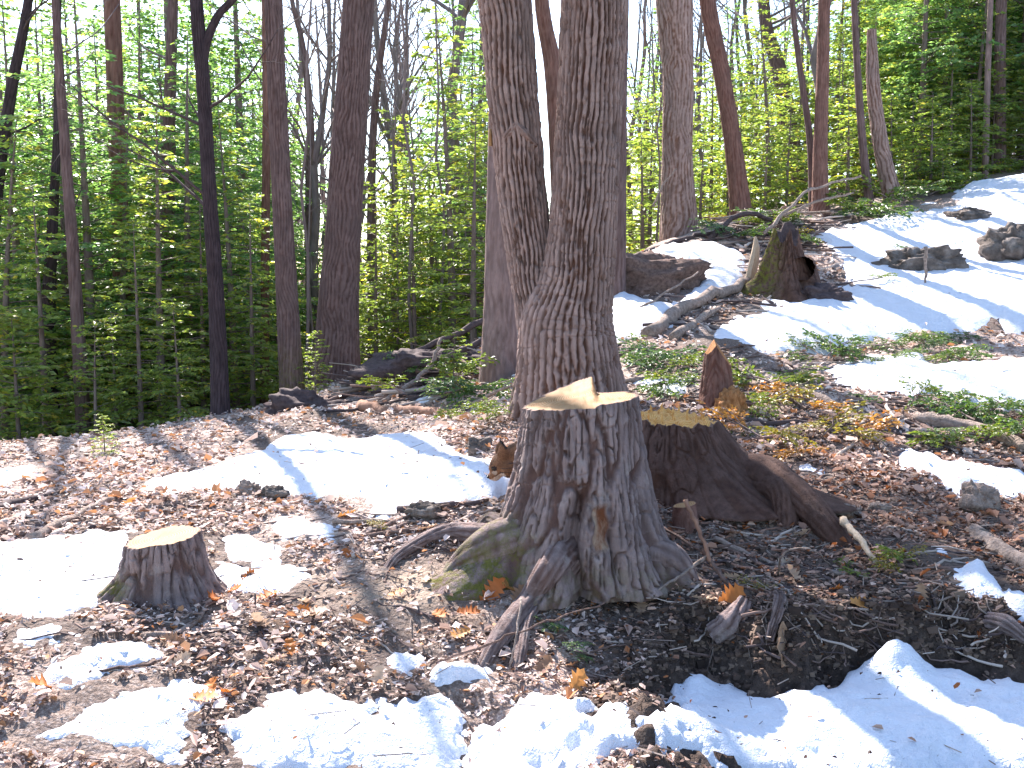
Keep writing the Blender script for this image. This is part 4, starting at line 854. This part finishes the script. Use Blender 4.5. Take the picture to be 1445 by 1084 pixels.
# loose branches without a name of their own
EXTRA = Geo(); SCOL = {'stickA': (.44, .36, .31), 'stickB': (.18, .12, .10), 'stickC': (.08, .058, .056), 'stickD': (.25, .14, .10)}
def scatter_sticks(poly, n, wr, lr, mats, label, group, updir=0.0, extra=0):
    P = np.array(poly, float); cnt = 0
    while cnt < n + extra:
        u, v = rng.uniform(P[:, 0].min(), P[:, 0].max()), rng.uniform(P[:, 1].min(), P[:, 1].max())
        if not in_poly(np.array([u]), np.array([v]), poly)[0]: continue
        q = drop(u, v); a = rng.uniform(0, np.pi); L = rng.uniform(*lr); r = rng.uniform(*wr)
        d = np.array([math.cos(a), math.sin(a) * .7, rng.uniform(-.05, .12) + updir * rng.uniform(0, 1)]); m = 8
        S = q + np.linspace(-.5, .5, m)[:, None] * d * L; S[:, 2] = np.maximum(H(S[:, 0], S[:, 1]) + r * .3, S[:, 2] * min(1, updir * 9) + (1 - min(1, updir * 9)) * -9)
        S += rng.normal(0, .018 * L, (m, 3)) * [1, 1, .3]
        V, F = tube(S, r * np.linspace(1, .5, m), 6); mt = mats[cnt % len(mats)]
        cnt += 1
        if cnt > n: EXTRA.add(V, F, Col=np.tile(np.array(SCOL[mt]) * rng.uniform(.7, 1.3), (len(V), 1)))
        else: tagit(obj('stick', mesh_np('stick', V - q, F), M[mt], None, q), label, 'stick', group)
scatter_sticks([(0, 680), (300, 720), (620, 740), (600, 930), (60, 960), (0, 880)], 25, (.002, .006), (.12, .45), ['stickB', 'stickA', 'stickC'], 'small loose stick lying in the pale leaf litter', 'loose sticks in the leaf litter', extra=110)
scatter_sticks([(960, 640), (1445, 640), (1445, 830), (1000, 840)], 36, (.003, .009), (.15, .6), ['stickB', 'stickA', 'stickC', 'stickD'], 'loose stick in the torn brown ground past the big stump', 'loose sticks in the torn ground', extra=170)
scatter_sticks([(960, 470), (1000, 400), (1060, 345), (1190, 340), (1200, 410), (1080, 430)], 14, (.006, .016), (.4, 1.3), ['stickC', 'stickB', 'stickA'], 'loose branch around the foot of the mossy broken stump', 'branches around the mossy stump', .12, extra=46)
scatter_sticks([(985, 345), (1040, 300), (1190, 305), (1160, 350), (1050, 350)], 35, (.006, .022), (.5, 1.8), ['stickC', 'stickB', 'stickA'], 'tangled branch of the brush pile below the leaning reddish trunk', 'branches of the brush pile', .18, extra=110)
scatter_sticks([(500, 560), (600, 500), (720, 490), (720, 545), (600, 565)], 26, (.006, .022), (.5, 1.7), ['stickC', 'stickB', 'stickC', 'stickA'], 'dark branch of the brush heap beside the pale trunk', 'branches of the dark brush heap', .2, extra=120)
scatter_sticks([(870, 490), (1100, 500), (1420, 500), (1445, 620), (1100, 620), (900, 560)], 42, (.004, .013), (.3, 1.2), ['stickB', 'stickA', 'stickC'], 'loose branch among green slash below the snow slope', 'loose branches in the green slash', .05, extra=190)
scatter_sticks([(1030, 545), (1240, 545), (1445, 575), (1445, 650), (1200, 650), (1060, 620)], 18, (.010, .026), (.7, 1.9), ['stickB', 'stickA', 'stickC', 'stickB'], 'thick slash branch behind the splintered stump', 'thick slash branches', .06, extra=14)
scatter_sticks([(870, 380), (1000, 350), (1060, 400), (960, 480), (870, 490)], 10, (.008, .022), (.6, 1.6), ['stickB', 'stickC', 'stickA'], 'branch lying across the snow hollow right of the forked tree', 'branches across the snow hollow', .08, extra=16)
scatter_sticks([(1060, 440), (1445, 300), (1445, 470), (1100, 480)], 20, (.004, .010), (.25, 1.0), ['stickB', 'stickC'], 'thin branch lying on the bright snow slope', 'thin branches on the snow slope', extra=16)

# ------------------------------------------------------------------ cut hemlock boughs on the ground
def bough_proto(seed, L, hue, dens=1.2):
    rr = np.random.default_rng(seed); gw, gf = Geo(), Geo()
    spray(gw, gf, rr, (0, 0, .03), (1, 0, .12), L, hue, dens * 1.2, .5, .35)
    for k in range(3):
        a = rr.uniform(-.8, .8); spray(gw, gf, rr, (L * rr.uniform(.1, .4), 0, .03), (math.cos(a), math.sin(a), .25), L * .6, hue, dens * 1.2, .5, .35)
    a, b = gw.mesh('branch'), gf.mesh('needles', smooth=False); a.materials.append(M['twigbark']); b.materials.append(M['slash']); return a, b
BG = [bough_proto(41, .8, (.10, .165, .05)), bough_proto(42, .6, (.15, .20, .04)), bough_proto(43, .7, (.085, .15, .065))]
BO = [bough_proto(44, .5, (.36, .18, .06), 1.0), bough_proto(45, .55, (.22, .19, .04), 1.0)]
def boughs(poly, n, protos, label, group, s=(.7, 1.2), lift=.0):
    P = np.array(poly, float); cnt = 0
    while cnt < n:
        u, v = rng.uniform(P[:, 0].min(), P[:, 0].max()), rng.uniform(P[:, 1].min(), P[:, 1].max())
        if not in_poly(np.array([u]), np.array([v]), poly)[0]: continue
        q = drop(u, v); q[2] += lift; o = thing('hemlock_bough', label, 'bough', q, group, rng.uniform(0, 6.28)); k = rng.uniform(*s); o.scale = (k, k, k * rng.uniform(.8, 1.5))
        o.rotation_euler[0] = rng.normal(0, .2); o.rotation_euler[1] = rng.normal(-.12, .18)
        pr = protos[cnt % len(protos)]; obj('branch', pr[0], None, o); obj('needles', pr[1], None, o); cnt += 1
boughs([(1080, 520), (1160, 490), (1300, 480), (1445, 468), (1470, 500), (1330, 510), (1180, 515), (1100, 540)], 26, BG, 'cut green hemlock bough in the band across the snow slope', 'boughs in the slash band on the slope', (.4, .75))
boughs([(1230, 575), (1330, 575), (1470, 580), (1470, 640), (1330, 615)], 14, BG, 'cut green hemlock bough over the long grey log', 'boughs over the long grey log', (.45, .8), .02)
boughs([(1030, 545), (1160, 560), (1200, 640), (1090, 645), (1030, 600)], 22, BO + BG[1:2], 'browning orange hemlock bough behind the splintered stump', 'browning boughs behind the splintered stump', (.5, .9))
boughs([(870, 500), (980, 500), (980, 540), (890, 545)], 9, BG, 'dark green bough beside the right side of the forked tree', 'boughs beside the forked tree', (.6, .9))
boughs([(1240, 370), (1445, 320), (1445, 360), (1280, 385)], 7, BG, 'green bough caught on the hillside rocks', 'boughs on the hillside rocks', (.5, .8))
boughs([(1150, 325), (1300, 285), (1445, 240), (1445, 215), (1300, 262), (1160, 305)], 22, BG[1:2] + BG[:1], 'green bough along the upper edge of the snow slope', 'boughs along the upper snow edge', (.8, 1.4))
boughs([(990, 350), (1040, 305), (1190, 305), (1200, 330), (1050, 355)], 12, BG + BO[1:], 'green bough tangled in the brush pile', 'boughs in the brush pile', (.6, 1.1))
boughs([(500, 560), (560, 530), (700, 520), (700, 570), (560, 570)], 12, BG, 'green bough around the dark brush heap', 'boughs around the brush heap', (.7, 1.1), .05)
boughs([(1215, 785), (1290, 775), (1300, 812), (1230, 822)], 6, [BO[1], BG[1]], 'yellow-green mossy sprig beside the pale split stake', 'sprigs beside the split stake', (.18, .32))
boughs([(1030, 815), (1120, 815), (1120, 835), (1040, 838)], 4, [BO[1]], 'yellow-green sprig on top of the earth bank', 'sprigs on the earth bank', (.12, .22))
boughs([(1205, 400), (1235, 390), (1240, 430), (1215, 435)], 2, [BG[1]], 'small upright green sprig on bright snow', 'sprigs on bright snow', (.5, .6), .1)
boughs([(532, 748), (556, 748), (556, 765), (532, 765)], 2, [BO[1]], 'tiny yellow-green seedling before the surface root', 'seedlings before the surface root', (.14, .18), .02)
boughs([(640, 575), (720, 575), (720, 592), (640, 592)], 5, [BG[1]], 'bright green sprig at the left foot of the forked tree', 'sprigs at the forked tree', (.35, .5))
boughs([(770, 880), (850, 880), (840, 930), (760, 935)], 5, [BG[2]], 'small green plant tuft below the big stump', 'plant tufts below the big stump', (.12, .2))

# ------------------------------------------------------------------ clods and rootlets on the earth bank, debris heap on the left
scatter_sticks([(-20, 700), (170, 695), (180, 720), (60, 768), (-20, 765)], 16, (.006, .016), (.25, .7), ['stickC', 'stickB', 'stickA'], 'branch of the brown debris heap beside the snow bank', 'branches of the debris heap', .08, extra=20)
scatter_sticks([(480, 735), (640, 715), (700, 730), (620, 770), (500, 775)], 12, (.004, .011), (.2, .6), ['stickB', 'stickA', 'stickC'], 'branch among the sticks before the snow field', 'sticks before the snow field', extra=20)
m, t, b = new_mat('earth_clod'); t.links.new(attr(t, 'Col', 'Color'), b.inputs['Base Color']); M['clod'] = m
g = Geo(); n = 0
cube = np.array([(-1,-1,-1),(1,-1,-1),(1,1,-1),(-1,1,-1),(-1,-1,1),(1,-1,1),(1,1,1),(-1,1,1)], float)
while n < 9000:
    if n % 3: X = rng.uniform(.2, 2.3); Y = float(edge(np.array(X))) + rng.normal(-.03, .12)
    else: X = rng.uniform(-.3, 2.4); Y = rng.uniform(3.7, 4.9)
    if n % 3 == 0 and snow_at(np.array([X]), np.array([Y]))[0]: n += 1; continue
    r_ = abs(rng.normal(0, .007)) + .002; V = cube * rng.uniform(.3, 1.1, (8, 3)) * r_ * np.array([1, 1, .7]) + np.array([X, Y, float(VALS[n % 4096]) * .004])
    g.add(V, [[0,3,2,1],[4,5,6,7],[0,1,5,4],[1,2,6,5],[2,3,7,6],[3,0,4,7]], Col=np.tile(np.array([(.045, .03, .024), (.10, .066, .05), (.17, .12, .09)][int(rng.integers(3))]), (8, 1))); n += 1
VV = np.concatenate(g.V); cc = VV.reshape(-1, 8, 3).mean(1); hz2 = H(cc[:, 0], cc[:, 1]); VV[:, 2] += np.repeat(hz2, 8); g.V = [VV]
tagit(obj('earth_clods', g.mesh('earth_clods', False), M['clod']), 'dark crumbly earth clods over the bank', kind='stuff')
scatter_sticks([(960, 850), (1445, 850), (1445, 950), (960, 940)], 16, (.002, .006), (.1, .35), ['stickB', 'stickA', 'stickC'], 'small stick stuck in the crumbling earth bank', 'sticks in the earth bank', .12, extra=60)
for nm, lab, pp, rr_ in (('bark_slab', 'ridged slab of bark lying at the earth bank', [(1008, 905), (1030, 885), (1052, 870)], .045), ('torn_root', 'torn thick root poking out of the earth bank', [(1395, 885), (1420, 905), (1450, 925)], .03), ('torn_root', 'short broken root hanging beside the bark slab', [(1090, 860), (1100, 890), (1085, 925)], .018)):
    P = [drop(u, v) + [0, 0, .03] for u, v in pp]; V, F, rg = bark_tube(P, [rr_, rr_ * 1.1, rr_ * .6], 60, 40, 9, .014, len(pp) + rr_ * 100); o0 = P[0]
    tagit(obj(nm, mesh_np(nm, V - o0, F, {'ridge': rg, 'moss': rg * 0, 'wound': rg * 0}), M['stump'], None, o0), lab, 'bark' if nm == 'bark_slab' else 'root')
for k in range(26):
    X = rng.uniform(.5, 1.9); Y = float(edge(np.array(X))) + .02; P = []
    for j in range(6):
        y_ = Y - .035 * j; x_ = X + rng.normal(0, .012) + .012 * j * (k % 3 - 1); P.append((x_, y_, float(H(x_, y_)) + .012))
    V, F = tube(P, np.linspace(.0035, .001, 6) * rng.uniform(.6, 1.6), 5); o0 = np.array(P[0])
    tagit(obj('rootlet', mesh_np('rootlet', V - o0, F), M['stickA' if k % 2 else 'stickB'], None, o0), 'thin rootlet hanging down the dark earth bank', 'root', 'rootlets on the earth bank')
tagit(obj('branch_litter', EXTRA.mesh('branch_litter'), M['clod']), 'tangle of small broken branches strewn through heaps and slash', kind='stuff')
# ------------------------------------------------------------------ leaf litter
def litter(n, name, label, region, size, pal, keepsnow=.010, tilt=.30, lift=.01):
    X = rng.uniform(region[0], region[1], n * 3); Y = region[2] + (region[3] - region[2]) * rng.random(n * 3) ** 1.25
    vis = np.abs(X) < Y * .64 + .25
    X, Y = X[vis][:n], Y[vis][:n]
    on = snow_at(X, Y)
    dens = .68 + .32 * sm(-.3, .3, fbm(X * 1.1, Y * 1.1, 6.6)); bkv = bank(X, Y) / STEP
    soilish = sm(.2, .6, X) * sm(5.0, 4.5, Y) * .45 + .05 * (bkv > .05) * (bkv < .97)
    saw_ = .75 * (np.hypot((X + .42) / 1.2, (Y - 4.12) / .75) < .42)
    keep = (rng.random(len(X)) < np.where(on, keepsnow, dens * (1 - soilish) * (1 - saw_)))
    X, Y, on = X[keep], Y[keep], on[keep]; n = len(X)
    Z = H(X, Y) + rng.uniform(0, lift * 2, n) + np.where(on, .075, 0)
    a = rng.uniform(0, 2 * np.pi, n); s = (size[0] + (size[1] - size[0]) * rng.random(n) ** 1.7 * 1.35) * np.clip(Y / 4.5, .9, 2.2)
    nn = np.c_[rng.normal(0, tilt, (n, 2)), np.ones(n)]; nn /= np.linalg.norm(nn, axis=1)[:, None]
    D = np.c_[np.cos(a), np.sin(a), np.zeros(n)]; D -= nn * (D * nn).sum(1)[:, None]; D /= np.linalg.norm(D, axis=1)[:, None]; S = np.cross(nn, D)
    P = np.c_[X, Y, Z]; w_ = rng.uniform(.16, .42, n); cu = rng.uniform(-.25, .45, n)
    def pt(f, g, hgt): return P + D * (f * s)[:, None] + S * (g * s * w_)[:, None] + nn * (hgt * s * cu)[:, None]
    o1 = np.ones(n)
    j = lambda a_: a_ + rng.normal(0, .12, n)
    V = np.stack([pt(j(-.5 * o1), 0 * o1, 0 * o1), pt(j(-.15 * o1), j(-.9 * o1), o1), pt(j(.2 * o1), j(-.75 * o1), o1), pt(j(.5 * o1), 0 * o1, .3 * o1), pt(j(.2 * o1), j(.8 * o1), o1), pt(j(-.2 * o1), j(.9 * o1), o1)], 1).reshape(-1, 3)
    k = np.arange(n)[:, None] * 6; F = np.concatenate([k + [0, 1, 2, 3], k + [0, 3, 4, 5]])
    pal = np.array(pal); ci = rng.choice(len(pal), n, p=None); c = pal[ci] * rng.uniform(.7, 1.2, (n, 1))
    wet = (sm(.0, .7, X) * sm(7.0, 5.2, Y))[:, None]; c = c * (1 - wet) + c ** 1.25 * np.array([.72, .60, .52]) * wet
    o = obj(name, mesh_np(name, V, F, {'Col': np.repeat(np.clip(c, 0, .9), 6, 0)}, False), M['litter']); tagit(o, label, kind='stuff'); return o
TAN = [(.64, .50, .44), (.76, .65, .60), (.46, .32, .26), (.68, .54, .48), (.26, .165, .13), (.80, .71, .67), (.54, .40, .34), (.50, .24, .11), (.72, .61, .56), (.17, .11, .085)]
litter(88000, 'leaf_litter', 'pale tan dry leaf litter covering the near forest floor', (-4.5, 4.5, 2.8, 6.5), (.010, .031), TAN)
litter(38000, 'leaf_litter', 'pale dry leaf litter spreading over the crest and slope', (-9, 9, 6.5, 13), (.012, .030), TAN, .01)
litter(14000, 'leaf_litter', 'dark leaf crumbs scattered among the dry litter', (-4.5, 4.5, 2.8, 7), (.008, .02), [(.12, .075, .055), (.18, .11, .08), (.09, .06, .045)], .09)
litter(5200, 'leaf_litter', 'larger whole dry leaves lying over the fine litter', (-4.5, 4.5, 2.8, 7), (.032, .06), TAN[:4] + TAN[6:8], .006, .42, .016)
# twig litter
n = 9000; g = Geo()
X = rng.uniform(-4.5, 4.5, n); Y = rng.uniform(2.8, 8.5, n); vis = np.abs(X) < Y * .56 + .2; X, Y = X[vis], Y[vis]
on = snow_at(X, Y); k = ~on | (rng.random(len(X)) < .10); X, Y, on = X[k], Y[k], on[k]; Z = H(X, Y) + .012 + np.where(on, .075, 0)
for x, y, z in zip(X, Y, Z):
    a = rng.uniform(0, 6.28); L = rng.uniform(.03, .13); r = rng.uniform(.0009, .0026); d = np.array([math.cos(a), math.sin(a), rng.uniform(-.15, .3)]) * L * .5
    p = np.array([x, y, z]); s = np.array([-math.sin(a), math.cos(a), 0]) * r; u_ = np.array([0, 0, r * 1.6])
    c = np.array([(.12, .08, .065), (.26, .19, .16), (.40, .32, .27)][int(rng.integers(3))])
    g.add(np.array([p - d - s, p - d + s, p - d + u_, p + d - s, p + d + s, p + d + u_]), [[0, 1, 4, 3], [1, 2, 5, 4], [2, 0, 3, 5]], Col=np.tile(c, (6, 1)))
tagit(obj('twig_litter', g.mesh('twig_litter', False), M['litter']), 'fine broken twigs strewn through the leaf litter', kind='stuff')
# single oak leaves
def oak_leaf_mesh(seed, c):
    rr = np.random.default_rng(seed); ts = np.linspace(0, 1, 13); V, F = [], []
    wd = np.array([.02, .10, .22, .12, .28, .14, .36, .18, .34, .16, .24, .10, .01]) * rr.uniform(.85, 1.15, 13)
    curl = rr.uniform(.1, .5); bend = rr.uniform(-.3, .5)
    for i, t_ in enumerate(ts):
        for sgn in (-1, 0, 1): V.append((t_ + (.04 if sgn and i % 2 == 0 else 0), sgn * wd[i], curl * abs(sgn) * wd[i] + bend * (t_ - .5) ** 2 + .03 * rr.normal()))
    for i in range(12):
        for k_ in range(2): F.append((i * 3 + k_, i * 3 + k_ + 1, i * 3 + k_ + 4, i * 3 + k_ + 3))
    V = np.array(V); V[:, 0] -= .5; V[:, 2] -= V[:, 2].min()
    me = mesh_np('oak_leaf', V, F, {'Col': np.tile(np.array(c), (len(V), 1)) * rr.uniform(.85, 1.15, (len(V), 1))}, True); me.materials.append(M['litter']); return me
ORG = [oak_leaf_mesh(1, (.50, .17, .04)), oak_leaf_mesh(2, (.42, .13, .035)), oak_leaf_mesh(3, (.56, .26, .08))]
TANL = [oak_leaf_mesh(4, (.40, .26, .17)), oak_leaf_mesh(5, (.52, .38, .27)), oak_leaf_mesh(6, (.30, .17, .10))]
def leaf(me, p, s, rot, label, group=None):
    o = obj('oak_leaf', me, None, None, p); o.scale = (s, s, s); o.rotation_euler = rot; return tagit(o, label, 'leaf', group)
for u, v, s, rot, k, lab in ((728, 825, .17, (1.3, -1.0, .3), 0, 'large upright orange oak leaf against the big stump'), (696, 852, .14, (1.0, -.9, .2), 1, 'dark orange oak leaf beside the upright leaf'),
      (715, 850, .11, (.6, .2, 1.2), 2, 'bright orange oak leaf between the front roots'), (660, 880, .10, (.3, .1, .4), 1, 'rust oak leaf left of the front roots'),
      (1095, 935, .17, (1.2, -.9, 1.4), 2, 'large brown oak leaf standing on the dark bank'), (1030, 852, .13, (.9, -.5, .4), 0, 'orange-red oak leaf on the earth bank top'),
      (1215, 862, .12, (.4, .1, .2), 2, 'orange oak leaf on the lit bank edge'), (810, 975, .13, (1.0, -.6, 1.), 2, 'ochre oak leaf near the blue snow'), (900, 822, .17, (.3, .1, .1), 0, 'wide tan curled leaf at the right foot of the big stump')):
    me = (TANL[0] if 'tan' in lab else ORG[k]); p = drop(u, v); p[2] += .02; leaf(me, p, s, rot, lab)
for u, v, s in ((183, 712, .10), (262, 680, .07), (300, 850, .12), (330, 830, .09), (380, 838, .11), (350, 815, .09), (490, 735, .10), (430, 870, .08), (320, 975, .08), (285, 990, .1), (650, 905, .09), (620, 880, .08), (300, 965, .07), (250, 645, .1), (525, 640, .08), (1270, 790, .08), (1125, 690, .08), (1150, 700, .08), (640, 610, .1), (490, 790, .07), (560, 850, .08), (410, 915, .09), (60, 985, .1), (1330, 800, .07), (1180, 840, .07)):
    p = drop(u, v); p[2] += .012; leaf(ORG[int(rng.integers(3))], p, s, (rng.normal(0, .4), rng.normal(0, .4), rng.uniform(0, 6.28)), 'small orange oak leaf lying on the forest floor', 'small orange oak leaves')
for k in range(70):
    u, v = rng.uniform(20, 1430), rng.uniform(720, 1010); p = drop(u, v)
    if snow_at(np.array([p[0]]), np.array([p[1]]))[0] or .02 < bank(p[0], p[1]) < STEP * .98: continue
    p[2] += .012; leaf(TANL[k % 3], p, rng.uniform(.06, .11), (rng.normal(0, .45), rng.normal(0, .45), rng.uniform(0, 6.28)), 'dull tan oak leaf lying on the forest floor', 'tan oak leaves')

# ------------------------------------------------------------------ bobcat behind the big stump
def ell(c, r, n=(20, 14), rotp=0):
    th = np.linspace(0, 2 * np.pi, n[0], endpoint=False); ph = np.linspace(.02, np.pi - .02, n[1]); TH, PH = np.meshgrid(th, ph)
    V = np.stack([np.cos(TH) * np.sin(PH) * r[0], np.sin(TH) * np.sin(PH) * r[1], np.cos(PH) * r[2]], -1).reshape(-1, 3)
    cp, sp = math.cos(rotp), math.sin(rotp); V = np.c_[V[:, 0] * cp + V[:, 2] * sp, V[:, 1], -V[:, 0] * sp + V[:, 2] * cp]
    F = gridF(n[1], n[0]); caps = []
    return V + np.asarray(c), F
hp = at(709, 655, 4.86)
gz = float(H(.15, 4.98, False))
cat = thing('bobcat', 'tawny bobcat peering out from behind the big sawn stump, head lowered', 'bobcat', (.28, 4.98, gz))
pd = R(36); yaw = R(8)
def HT(v):                              # head local (x = forward, z = up) -> world: faces -X, pitched down, turned a little to the camera
    v = np.atleast_2d(v); x = v[:, 0] * math.cos(pd) + v[:, 2] * math.sin(pd); z = -v[:, 0] * math.sin(pd) + v[:, 2] * math.cos(pd); y = v[:, 1]
    fx, fy = -math.cos(yaw), -math.sin(yaw); lx, ly = -fy, fx
    return np.c_[hp[0] + x * fx + y * lx, hp[1] + x * fy + y * ly, hp[2] + z]
gb = Geo()
for c, r, rp in (((0, 0, 0), (.064, .056, .056), 0), ((.05, 0, -.016), (.042, .030, .027), .1), ((.078, 0, -.012), (.014, .016, .014), 0), ((.055, 0, -.036), (.026, .021, .013), 0), ((.03, 0, .018), (.04, .035, .024), .35),
              ((-.012, .036, -.028), (.044, .032, .048), .2), ((-.012, -.036, -.028), (.044, .032, .048), .2), ((-.07, 0, -.005), (.07, .055, .058), 0)):
    V, F = ell(c, r, rotp=rp); gb.add(HT(V), F)
for s in (1, -1):                       # ears
    V, F = tube([(-.022, .034 * s, .028), (-.036, .039 * s, .052), (-.048, .043 * s, .072), (-.058, .045 * s, .088)], [.032, .029, .020, .005], 16); V[:, 1] = .039 * s + (V[:, 1] - .039 * s) * .5; gb.add(HT(V), F)
sh, hip = np.array([.17, 4.97, gz + .20]), np.array([.50, 5.04, gz + .22])
neck0 = HT([(-.07, 0, -.01)])[0]
V, F = tube(smooth_path([neck0, (neck0 + sh) / 2 + [0, 0, .02], sh], 8), [.06, .066, .07, .075, .08, .085, .09, .09], 18); gb.add(V, F)
V, F = tube(smooth_path([sh + [-.05, 0, -.01], sh, (sh + hip) / 2 + [0, 0, -.01], hip, hip + [.07, 0, -.02]], 16), [.05, .085, .10, .108, .108, .105, .10, .096, .094, .094, .097, .10, .10, .092, .07, .03], 20); gb.add(V, F)
for (a, k, f, r) in ((sh + [0, -.055, -.03], sh + [.04, -.06, -.10], (sh[0] - .02, sh[1] - .06), (.055, .038, .03)), (sh + [0, .055, -.03], sh + [.04, .06, -.10], (sh[0] - .0, sh[1] + .06), (.055, .038, .03))):
    f3 = np.array([f[0], f[1], float(H(f[0], f[1])) + .02]); V, F = tube(smooth_path([a, k, f3 + [.0, 0, .06], f3], 10), np.linspace(r[0], r[2], 10), 12); gb.add(V, F); V, F = ell(f3 + [-.025, 0, 0], (.045, .03, .022)); gb.add(V, F)
for s in (-1, 1):
    a = hip + [.0, .055 * s, -.03]; kn = hip + [-.08, .07 * s, -.09]; hk = hip + [.05, .07 * s, -.14]; f3 = np.array([hip[0] - .01, hip[1] + .07 * s, 0]); f3[2] = float(H(f3[0], f3[1])) + .02
    V, F = tube(smooth_path([a, kn, hk, f3], 12), [.085, .08, .07, .06, .05, .042, .036, .032, .03, .028, .027, .027], 12); gb.add(V, F); V, F = ell(f3 + [-.03, 0, 0], (.055, .03, .022)); gb.add(V, F)
V, F = tube(smooth_path([hip + [.06, 0, .03], hip + [.11, .01, .02], hip + [.14, .02, -.04]], 6), [.03, .027, .026, .026, .024, .016], 12); gb.add(V, F)
V = np.concatenate(gb.V); F = np.concatenate(gb.F)
tmp = bpy.data.objects.new('tmp', mesh_np('tmp', V, F)); C.objects.link(tmp)
md = tmp.modifiers.new('r', 'REMESH'); md.mode = 'VOXEL'; md.voxel_size = .0045; md.use_smooth_shade = True
md2 = tmp.modifiers.new('s', 'SMOOTH'); md2.factor = .5; md2.iterations = 3
dg = bpy.context.evaluated_depsgraph_get(); ev = tmp.evaluated_get(dg); bm_ = bpy.data.meshes.new_from_object(ev); bpy.data.objects.remove(tmp)
nv = len(bm_.vertices); co = np.empty(nv * 3, np.float32); bm_.vertices.foreach_get('co', co); co = co.reshape(-1, 3).astype(float)
rel = co - hp; fx, fy = -math.cos(yaw), -math.sin(yaw)
hxx = rel[:, 0] * fx + rel[:, 1] * fy; hy = rel[:, 0] * -fy + rel[:, 1] * fx; hz_ = rel[:, 2]
lx = hxx * math.cos(pd) - hz_ * math.sin(pd); lz = hxx * math.sin(pd) + hz_ * math.cos(pd)
base = np.array([.25, .12, .062])[None] * (.85 + .35 * vn(co[:, 0] * 40, co[:, 1] * 40, co[:, 2] * 40))[:, None]
spots = (vn(co[:, 0] * 26, co[:, 1] * 26, co[:, 2] * 26) > .45) & (lx < -.06)
base[spots] *= .35
head = (np.abs(rel).max(1) < .16) & (lx > -.10)
mask_ = head & (np.hypot(lx - .052, lz + .004) < .011) & (np.abs(hy) > .012); base[mask_] = (.45, .33, .25)
rim_ = head & (np.hypot(lx - .044, lz - .014) < .0125) & (np.abs(hy) > .015); base[rim_] = (.03, .02, .018)
white = head & (((lx > .02) & (lz < -.022)) | ((lx > -.05) & (lz < -.058)))
base[white] = (.58, .45, .36)
stripe = head & (np.abs(((lx * .6 - lz) * 42) % 1 - .5) < .13) & (np.abs(hy) > .028) & (lz < .0) & (lx < .035); base[stripe] = (.10, .06, .045)
crown_ = head & (lz > .03) & (np.abs(hy) < .03); base[crown_] *= .6
earback = head & (lz > .055) & (lx < -.052); base[earback] = (.05, .04, .035)
co2 = co + .0012 * vn(co[:, 0] * 160, co[:, 1] * 160, co[:, 2] * 160)[:, None] * np.array([1, 1, 1])
bm_.vertices.foreach_set('co', (co2 - np.array(cat.location)).astype(np.float32).ravel())
bm_.attributes.new('Col', 'FLOAT_COLOR', 'POINT').data.foreach_set('color', np.c_[base, np.ones(nv)].astype(np.float32).ravel())
mf, t, b = new_mat('bobcat_fur'); b.inputs['Roughness'].default_value = .85
t.links.new(mix(t, 1.0, attr(t, 'Col', 'Color'), ramp(t, noise(t, 170, 3), [(.3, (.65, .65, .65)), (.7, (1.3, 1.3, 1.3))]), 'MULTIPLY'), b.inputs['Base Color']); bump(t, b, noise(t, 220, 3), .6, .004)
for p_ in bm_.polygons: p_.use_smooth = True
bm_.materials.clear(); obj('body', bm_, mf, cat)
mk_, t, b = new_mat('black_wet'); b.inputs['Base Color'].default_value = (.015, .011, .01, 1); b.inputs['Roughness'].default_value = .25
me_, t, b = new_mat('amber_eye'); b.inputs['Base Color'].default_value = (.06, .04, .012, 1); b.inputs['Roughness'].default_value = .1
for s in (1, -1):
    V, F = ell((.044, .029 * s, .014), (.0085, .007, .006)); obj('eye', mesh_np('eye', HT(V) - np.array(cat.location), F), me_, cat)
    V, F = tube([(-.056, .045 * s, .085), (-.066, .047 * s, .104)], [.004, .0006], 6); obj('ear_tuft', mesh_np('ear_tuft', HT(V) - np.array(cat.location), F), mk_, cat)
V, F = ell((.090, 0, -.008), (.007, .012, .008)); obj('nose', mesh_np('nose', HT(V) - np.array(cat.location), F), mk_, cat)
